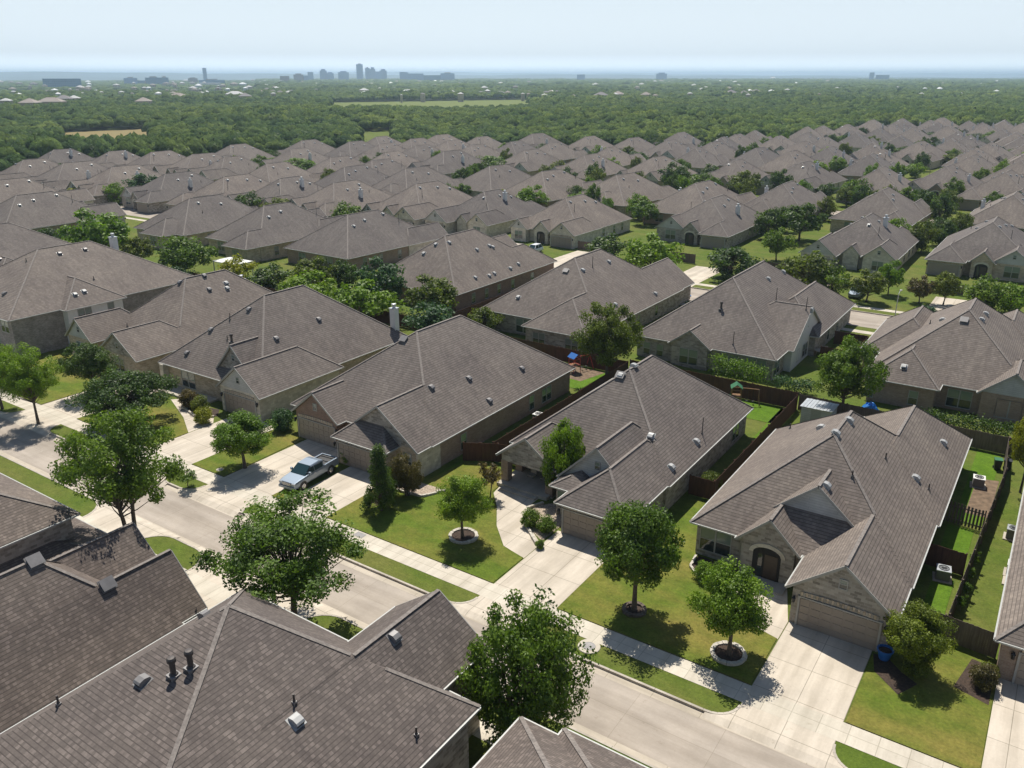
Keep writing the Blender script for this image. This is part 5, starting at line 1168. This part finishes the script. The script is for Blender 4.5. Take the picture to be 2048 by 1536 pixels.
# ================================================================ far houses, skyline, hills
def far_house(x, y, w, d, h, rz, wm, rm, label, group):
    t = thing('suburban_house', label, 'house', (x, y, 0), rz, group); V = Vol(-w / 2, w / 2, -d / 2, d / 2, h, .5, ax='x' if w > d else 'y')
    r, g_ = roof_mesh([V], (0, 0)); r.build('roof', [rm, rm, M['trim']], t); wl, ml = walls_mesh([V], (0, 0), M, wm); wl.build('wall', ml, t)
M['palroof'] = plain('pale_far_roof', (.5, .49, .48), .7); M['whiteroof'] = plain('white_far_roof', (.85, .85, .85), .6); M['greyroof'] = plain('grey_far_roof', (.2, .18, .18), .8); M['tanroof'] = plain('tan_far_roof', (.3, .25, .22), .8)
FAR = '''60 205 34 tanroof|tan roof|at the lower left of the treetop houses
103 203 48 tanroof|long tan roof|second in the left line of treetop houses
128 197 30 greyroof|grey roof|third in the left line of treetop houses
148 196 22 palroof|pale roof|ending the left line of treetop houses
12 201 20 palroof|pale roof|at the far left edge over the wood
287 202 30 tanroof|brown roof with pale gable|standing alone above the wood at left
356 192 34 tanroof|brown roof|half sunk in trees below the slim tower
470 188 34 palroof|white fronted roof|behind the wood left of the meadow
490 192 26 greyroof|dark roof|beside the white fronted one left of the meadow
790 178 38 greyroof|long brown roof|above the meadow at centre
838 186 22 greyroof|grey roof|right of the long brown one above the meadow
965 178 24 palroof|pale roof|over the trees right of the meadow
963 187 24 greyroof|dark slate roof|above the white building right of the meadow
1000 187 24 greyroof|second dark slate roof|above the white building right of the meadow
1101 185 26 whiteroof|bright white roof|brightest of the treetop houses at centre
1202 190 28 greyroof|grey two storey roof|right of the bright white one
1236 188 24 tanroof|tan roof|in the trees right of centre
1292 189 22 tanroof|small tan roof|alone in the wood right of centre
1058 186 20 greyroof|small grey roof|left of the bright white one
1458 178 18 tanroof|small tan roof|upper of the cluster in the right-hand wood
1462 185 22 greyroof|grey roof|lower left of the cluster in the right-hand wood
1488 186 20 greyroof|grey roof|lower right of the cluster in the right-hand wood
1512 183 18 greyroof|grey roof|end of the cluster in the right-hand wood
728 180 16 palroof|little pale roof|above the meadow trees at left'''
fr_ = random.Random(5); KEEP = []
def put_far(px, py, wpx, rm, label, group, hh=None):
    h = hh or 6.5; p = site(px, py, h); d = depth(p); w = wpx * d / FPX; KEEP.append((p.x, p.y, w * .42 + 2))
    far_house(p.x, p.y, w, min(w, 16), h, PSI + fr_.uniform(-.3, .3), 'tan' if rm != 'whiteroof' else 'white', M[rm], label, group)
for ln in FAR.split('\n'):
    a, b_, c_ = ln.split('|'); a = a.split(); put_far(float(a[0]), float(a[1]), float(a[2]), a[3], 'distant house with %s, %s' % (b_, c_), 'distant houses in the wood', 5.0 if 780 < float(a[0]) < 1110 else 9.5)
for i in range(210):
    px = fr_.uniform(0, 560) if i < 90 else (fr_.uniform(560, 1500) if i < 165 else fr_.uniform(1100, 2040)); py = fr_.uniform(160, 188) if i < 90 else 162 + 30 * fr_.random() ** 1.6
    put_far(px, py, fr_.uniform(5, 13), fr_.choice(['palroof', 'whiteroof', 'tanroof', 'greyroof', 'palroof']), 'tiny roof speck scattered among the distant treetops', 'tiny distant roofs', fr_.uniform(9, 10.5))
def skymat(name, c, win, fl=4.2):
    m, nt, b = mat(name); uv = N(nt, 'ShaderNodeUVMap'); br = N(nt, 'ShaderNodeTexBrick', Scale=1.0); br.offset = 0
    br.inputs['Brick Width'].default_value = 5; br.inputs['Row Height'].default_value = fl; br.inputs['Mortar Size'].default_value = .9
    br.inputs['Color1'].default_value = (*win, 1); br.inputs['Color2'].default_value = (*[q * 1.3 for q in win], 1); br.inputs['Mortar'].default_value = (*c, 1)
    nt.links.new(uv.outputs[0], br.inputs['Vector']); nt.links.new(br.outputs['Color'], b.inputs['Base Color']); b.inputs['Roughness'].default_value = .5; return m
M['tower'] = skymat('tower_facade', (.3, .45, .66), (.16, .3, .5)); M['office'] = skymat('office_facade', (.15, .3, .44), (.08, .2, .32), 5); M['redtower'] = skymat('brick_tower_facade', (.3, .2, .17), (.1, .09, .09))  # blue of the distant haze is mixed into tower and office colours
SKY = '''89 157 157 177 2200 office 0|wide dark glass office block on the left horizon
248 273 156 171 3000 tower 1|blocky building left of the pair of glass offices
275 292 161 171 3100 office 0|low slab between the left blocky buildings
291 321 155 172 2900 office 1|dark glass office, left half of a pair
320 336 155 172 2850 office 1|dark glass office, right half of a pair
376 394 155 168 3400 redtower 2|brown clustered building left of the slim tower
404.5 412 136 166 3600 tower 0|very slim tall tower standing alone
399 448 160 169 3000 office 1|long low building under the slim tower
396 440 166 171 2700 white 0|white low roofed building in front of the slim tower
560 578 152 166 3600 redtower 0|square brown tower left of downtown
587 606 147 165 3900 redtower 2|brown tower with stepped roof left of downtown
605 616 151 165 3950 tower 0|short tower right of the stepped brown one
615 626 144 163 4300 tower 0|plain pale blue tower at the left of downtown
639 653 138 160 4500 tower 2|tall stepped tower in left downtown
653 667 144 162 4500 tower 2|rounded shorter tower right of the tall stepped one
676 697 142 164 4400 tower 2|broad tower left of the tallest
712 725 128.5 164 4500 tower 1|tallest dark tower of the skyline
730 739 136 162 4700 tower 1|left twin of the tower pair right of the tallest
739 750 134.5 162 4700 tower 2|right twin of the tower pair right of the tallest
750 759 143 160 4800 tower 0|low block between the tower pair and the next tower
759 773 138 160 4700 tower 2|stepped tower right of the tower pair
799 816 144 161 4300 tower 0|square tower starting the low right blocks
816 847 147 161 4200 tower 0|long block right of the square tower
847 881 150.5 161 4000 office 0|low dark block in the right of downtown
881 909 146.5 160 4100 tower 1|last blocky building at the right of downtown
1154 1170 149 158 4600 tower 0|lonely low building right of downtown
1313 1334 145 156 4600 tower 2|lonely notched building on the centre right horizon
1740 1749 145 156 4600 tower 0|small tower on the right horizon
1753 1778 150 156 4600 office 0|flat dark building beside the small right tower'''
for ln in SKY.split('\n'):
    a, lab = ln.split('|'); x0, x1, y0, y1, D_, mt, kd = a.split(); x0, x1, y0, y1, D_, kd = float(x0), float(x1), float(y0), float(y1), float(D_), int(kd)
    xc = (x0 + x1) / 2; r = ray(xc, y0); t = D_ / r.dot(_fw) / 1.0; p = Vector((0, 0, H)) + r * t; w = (x1 - x0) * D_ / FPX; zt = max(6, p.z); dd = min(w, 45)
    o = thing('tower_block' if zt > 40 else 'office_block', lab, 'building', (p.x, p.y, 0), math.atan2(-p.x, p.y), 'skyline on the horizon')
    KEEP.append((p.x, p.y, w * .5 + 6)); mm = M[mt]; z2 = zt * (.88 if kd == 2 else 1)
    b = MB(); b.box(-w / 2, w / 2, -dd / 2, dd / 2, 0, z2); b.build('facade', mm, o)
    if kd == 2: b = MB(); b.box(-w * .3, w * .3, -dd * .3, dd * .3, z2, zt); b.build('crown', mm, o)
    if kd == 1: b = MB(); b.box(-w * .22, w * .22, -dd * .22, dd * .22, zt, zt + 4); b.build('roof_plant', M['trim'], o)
t_ = site(1546, 157, 14); b = MB(); b.lathe([(17, 0), (17, 14), (15, 18), (9, 22), (0, 24)], (0, 0, 0), 0, 18); o = thing('domed_hall', 'pale domed building on the right horizon', 'building', (t_.x, t_.y, 0)); b.build('dome', M['white'], o)
hm = MB(); n = 140
for lay, (dist, hb, ha, ph) in enumerate(((7200, 36, 10, 0), (14500, 62, 26, 2.1))):
    prev = None
    for i in range(n + 1):
        a = -.85 + 1.7 * i / n; z = hb + ha * (math.sin(a * 9 + ph) * .5 + math.sin(a * 23 + ph * 2) * .3 + math.sin(a * 61) * .2) + 12 * max(-1, min(1, -a * 3))
        d_ = Vector((math.sin(a - PSI), math.cos(a - PSI), 0)); cur = (d_ * (dist - 1800) + Vector((0, 0, -.4)), d_ * dist + Vector((0, 0, z)), d_ * (dist + 2600) + Vector((0, 0, -.4)))
        if prev: hm.poly([cur[0], prev[0], prev[1], cur[1]]); hm.poly([cur[1], prev[1], prev[2], cur[2]])
        prev = cur
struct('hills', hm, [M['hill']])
# ---------------------------------------------------------------- the wood beyond the estate: one mass
rs = np.random.RandomState(3)
def proto(n, seed):
    r = np.random.RandomState(seed); k = 7; c = r.normal(size=(k, 3)); c /= np.linalg.norm(c, axis=1)[:, None]; c[:, 2] = np.abs(c[:, 2]) * .9 - .1; c *= np.array([.5, .5, .42]); i = r.randint(0, k, n)
    d = r.normal(size=(n, 3)); d /= np.linalg.norm(d, axis=1)[:, None]; d[:, 2] = np.where(d[:, 2] < -.3, -d[:, 2], d[:, 2])
    return c[i] + d * .5 * r.uniform(.78, 1.03, n)[:, None], d + .3 * r.normal(size=(n, 3)) + np.array([0, 0, .15])
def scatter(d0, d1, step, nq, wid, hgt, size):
    ny = int((d1 - d0) / step); P = []
    for i in range(ny):
        d = d0 + (i + .5) * step; w = d * .68 + 30; nx = int(2 * w / step); P.append(np.stack([np.linspace(-w, w, nx) + rs.uniform(-.48, .48, nx) * step, d + rs.uniform(-.48, .48, nx) * step], 1))
    P = np.concatenate(P); x = P[:, 0] * math.cos(PSI) - P[:, 1] * math.sin(PSI); y = P[:, 0] * math.sin(PSI) + P[:, 1] * math.cos(PSI)
    ok = ~inside(x, y, EST)
    for c in CLEAR: ok &= ~inside(x, y, [tuple(q) for q in c])
    town = (P[:, 0] / P[:, 1] < -.29) & (P[:, 1] > 1500)        # the flat built-up land left of the ridge: few, low trees
    ok &= ~town | (rs.uniform(0, 1, len(x)) < .5)
    for hx, hy, hr in KEEP: ok &= (x - hx) ** 2 + (y - hy) ** 2 > hr * hr
    tw = town[ok]
    x, y = x[ok], y[ok]; n = len(x)
    S = .62 + .62 * rs.uniform(0, 1, n) ** 1.3; Wd = wid * S; Hh = hgt * (.45 + .55 * S) * rs.uniform(.75, 1.15, n)
    gap = np.sin(x * .021 + y * .013) + np.sin(x * .009 - y * .017 + 1); Hh *= (1 + .12 * gap) * np.where(tw, .55, 1)
    tr_ = rs.uniform(0, 1, n) * .6 + ((np.sin(x * .012 + 2) + np.sin(y * .016) + np.sin((x + y) * .006)) / 6 + .5) * .35; shells(x, y, Wd * .97, Hh * .97, tr_, *((9,) if d1 < 1500 else (7, (-.3, .25, .8, 1.3))))
    pr = [proto(nq, 100 + k) for k in range(8)]; which = rs.randint(0, 8, n); ang = rs.uniform(0, 6.283, n); ca, sa = np.cos(ang)[:, None], np.sin(ang)[:, None]
    pp = np.stack([p[0] for p in pr])[which]; nn = np.stack([p[1] for p in pr])[which]
    rot = lambda a: np.stack([a[..., 0] * ca - a[..., 1] * sa, a[..., 0] * sa + a[..., 1] * ca, a[..., 2]], -1)
    pp = rot(pp); nn = rot(nn)
    pos = np.stack([x[:, None] + pp[..., 0] * Wd[:, None] * .5, y[:, None] + pp[..., 1] * Wd[:, None] * .5, (Hh * .55)[:, None] + pp[..., 2] * (Hh * .5)[:, None]], -1)
    big = (np.sin(x * .012 + 2) + np.sin(y * .016) + np.sin((x + y) * .006)) / 6 + .5
    tint = np.clip(tr_[:, None] + rs.uniform(-.16, .16, (n, nq)), 0, 1)
    sz = size * rs.uniform(.6, 1.3, (n, nq)) * S[:, None]
    return pos.reshape(-1, 3), nn.reshape(-1, 3), sz.ravel(), tint.ravel()
SHELL = []
def shells(x, y, Wd, Hh, tint, na=9, el=(-.35, .15, .6, 1.05, 1.4)):
    n = len(x); nr = len(el); a = np.arange(na) * 2 * math.pi / na; e = np.array(el); pos = np.empty((n, nr, na, 3), np.float32)
    ph = rs.uniform(0, 6.283, (n, 4))[:, :, None, None]; A = a[None, None, :]; E2 = e[None, :, None]
    bump = 1 + .17 * np.sin(2 * A + ph[:, 0]) * np.cos(E2) + .13 * np.sin(3 * A + 2.2 * E2 + ph[:, 1]) + .1 * np.sin(5 * A - 3 * E2 + ph[:, 2]) + rs.normal(size=(n, nr, na)) * .06
    r = bump * .5
    pos[..., 0] = x[:, None, None] + Wd[:, None, None] * r * np.cos(E2) * np.cos(A + ph[:, 3]); pos[..., 1] = y[:, None, None] + Wd[:, None, None] * r * np.cos(E2) * np.sin(A + ph[:, 3])
    pos[..., 2] = Hh[:, None, None] * (.52 + .48 * bump * np.sin(E2)) 
    idx = np.arange(nr * na).reshape(nr, na); q = [[idx[i, k], idx[i, (k + 1) % na], idx[i + 1, (k + 1) % na], idx[i + 1, k]] for i in range(nr - 1) for k in range(na)]
    q += [[idx[-1, 0], idx[-1, k], idx[-1, k + 1], idx[-1, k + 2]] for k in range(1, na - 2, 2)]
    q = np.array(q); f = (np.arange(n) * nr * na)[:, None, None] + q[None]
    SHELL.append((pos.reshape(-1, 3), f.reshape(-1, 4), np.repeat(tint, len(q)) + rs.uniform(-.1, .1, n * len(q))))
parts = [scatter(205, 520, 5.0, 90, 7.6, 7.6, .38), scatter(520, 1000, 5.8, 28, 8.6, 8.0, .55), scatter(1000, 1900, 8.6, 8, 11, 9, 1.0), scatter(1900, 6200, 21, 4, 24, 11, 2.4)]
c, n_, s_, t_ = [np.concatenate([p[i] for p in parts]) for i in range(4)]
fo = bpy.data.objects.new('woodland', quads_mesh('woodland', c, n_, s_, t_, [M['forest']], .8, rs)); COL.objects.link(fo); fo['kind'] = 'stuff'; fo['label'] = 'wide green wood stretching from the last houses to the horizon'
sv, sf, stn = [], [], []; base = 0
for v_, f_, t2 in SHELL: sv.append(v_); sf.append(f_ + base); stn.append(t2); base += len(v_)
sv = np.concatenate(sv); sf = np.concatenate(sf); stn = np.clip(np.concatenate(stn), 0, 1); me = bpy.data.meshes.new('wood_crowns'); nf = len(sf)
me.vertices.add(len(sv)); me.vertices.foreach_set('co', sv.ravel()); me.loops.add(4 * nf); me.loops.foreach_set('vertex_index', sf.astype(np.int32).ravel())
me.polygons.add(nf); me.polygons.foreach_set('loop_start', np.arange(0, 4 * nf, 4, dtype=np.int32)); me.polygons.foreach_set('loop_total', np.full(nf, 4, np.int32)); me.polygons.foreach_set('use_smooth', np.ones(nf, bool)); me.materials.append(M['crowns'])
a_ = me.attributes.new('tint', 'FLOAT', 'FACE'); a_.data.foreach_set('value', stn.astype(np.float32)); me.update(calc_edges=True)
co = bpy.data.objects.new('wood_crowns', me); COL.objects.link(co); co.parent = fo; co['kind'] = 'stuff'
print('forest quads', len(c), nf)
# ================================================================ air, sky, sun
hz = MB(); hz.box(-36000, 36000, -2500, 38000, -1.2, 112, 0, bot=True); hm_ = bpy.data.materials.new('haze'); hm_.use_nodes = True; nt = hm_.node_tree; nt.nodes.clear()
out = nt.nodes.new('ShaderNodeOutputMaterial'); pv = nt.nodes.new('ShaderNodeVolumePrincipled'); pv.inputs['Color'].default_value = (.64, .82, 1, 1); pv.inputs['Density'].default_value = .00014; pv.inputs['Anisotropy'].default_value = .45
nt.links.new(pv.outputs[0], out.inputs['Volume']); ho = hz.build('haze', [hm_]); ho['kind'] = 'stuff'; ho['label'] = 'thin blue haze over the whole scene'
SUN = Vector((-.66 * math.cos(R(61)), .75 * math.cos(R(61)), math.sin(R(61)))).normalized()
w = bpy.data.worlds.new('World'); SC.world = w; w.use_nodes = True; nt = w.node_tree
bg = nt.nodes['Background']; sk = nt.nodes.new('ShaderNodeTexSky'); sk.sky_type = 'NISHITA'; sk.sun_disc = False; sk.sun_elevation = R(61); sk.sun_rotation = math.atan2(SUN.x, SUN.y); sk.air_density = 1.0; sk.dust_density = .7; sk.ozone_density = 1.0; sk.altitude = 200
tc = nt.nodes.new('ShaderNodeTexCoord'); sx = nt.nodes.new('ShaderNodeSeparateXYZ'); nt.links.new(tc.outputs['Generated'], sx.inputs[0])
mr = nt.nodes.new('ShaderNodeMapRange'); mr.interpolation_type = 'SMOOTHSTEP'; mr.inputs[1].default_value = .26; mr.inputs[2].default_value = .02; mr.inputs[3].default_value = 0; mr.inputs[4].default_value = .9; nt.links.new(sx.outputs[2], mr.inputs[0])
hb_ = nt.nodes.new('ShaderNodeMapRange'); hb_.interpolation_type = 'SMOOTHSTEP'; hb_.inputs[1].default_value = .024; hb_.inputs[2].default_value = 0; hb_.inputs[3].default_value = 1; hb_.inputs[4].default_value = 1.8; nt.links.new(sx.outputs[2], hb_.inputs[0])
nt.links.new(hb_.outputs[0], bg.inputs[1]); ml_ = nt.nodes.new('ShaderNodeMath'); ml_.operation = 'MULTIPLY'; ml_.inputs[1].default_value = .075; nt.links.new(hb_.outputs[0], ml_.inputs[0]); nt.links.new(ml_.outputs[0], bg.inputs[1])   # strength .075, brighter in the last degrees above the horizon
nt.links.new(mixc(nt, mr.outputs[0], sk.outputs[0], (10.2, 11.5, 12.6)), bg.inputs[0])   # the milky band of air low in the sky
bg.inputs[1].default_value = .075
sd = bpy.data.lights.new('sun', 'SUN'); sd.energy = 5.0; sd.angle = R(.5); sd.color = (1, .95, .86); so = bpy.data.objects.new('sun', sd); COL.objects.link(so); so.rotation_euler = SUN.to_track_quat('Z', 'Y').to_euler()
SC.view_settings.view_transform = 'Standard'; SC.view_settings.look = 'None'; SC.view_settings.exposure = .17; SC.view_settings.gamma = 1
SC.cycles.max_bounces = 5; SC.cycles.diffuse_bounces = 3; SC.cycles.glossy_bounces = 2; SC.cycles.transmission_bounces = 3; SC.cycles.transparent_max_bounces = 4; SC.cycles.volume_bounces = 1
SC.cycles.use_denoising = True
for _l in LABELS:
    if not 4 <= len(_l.replace(',', ' ').split()) <= 16: print('LABEL', len(_l.split()), _l)
print('objects', len(COL.objects), 'dup labels', [(k, len(v)) for k, v in LABELS.items() if len(v) > 1])
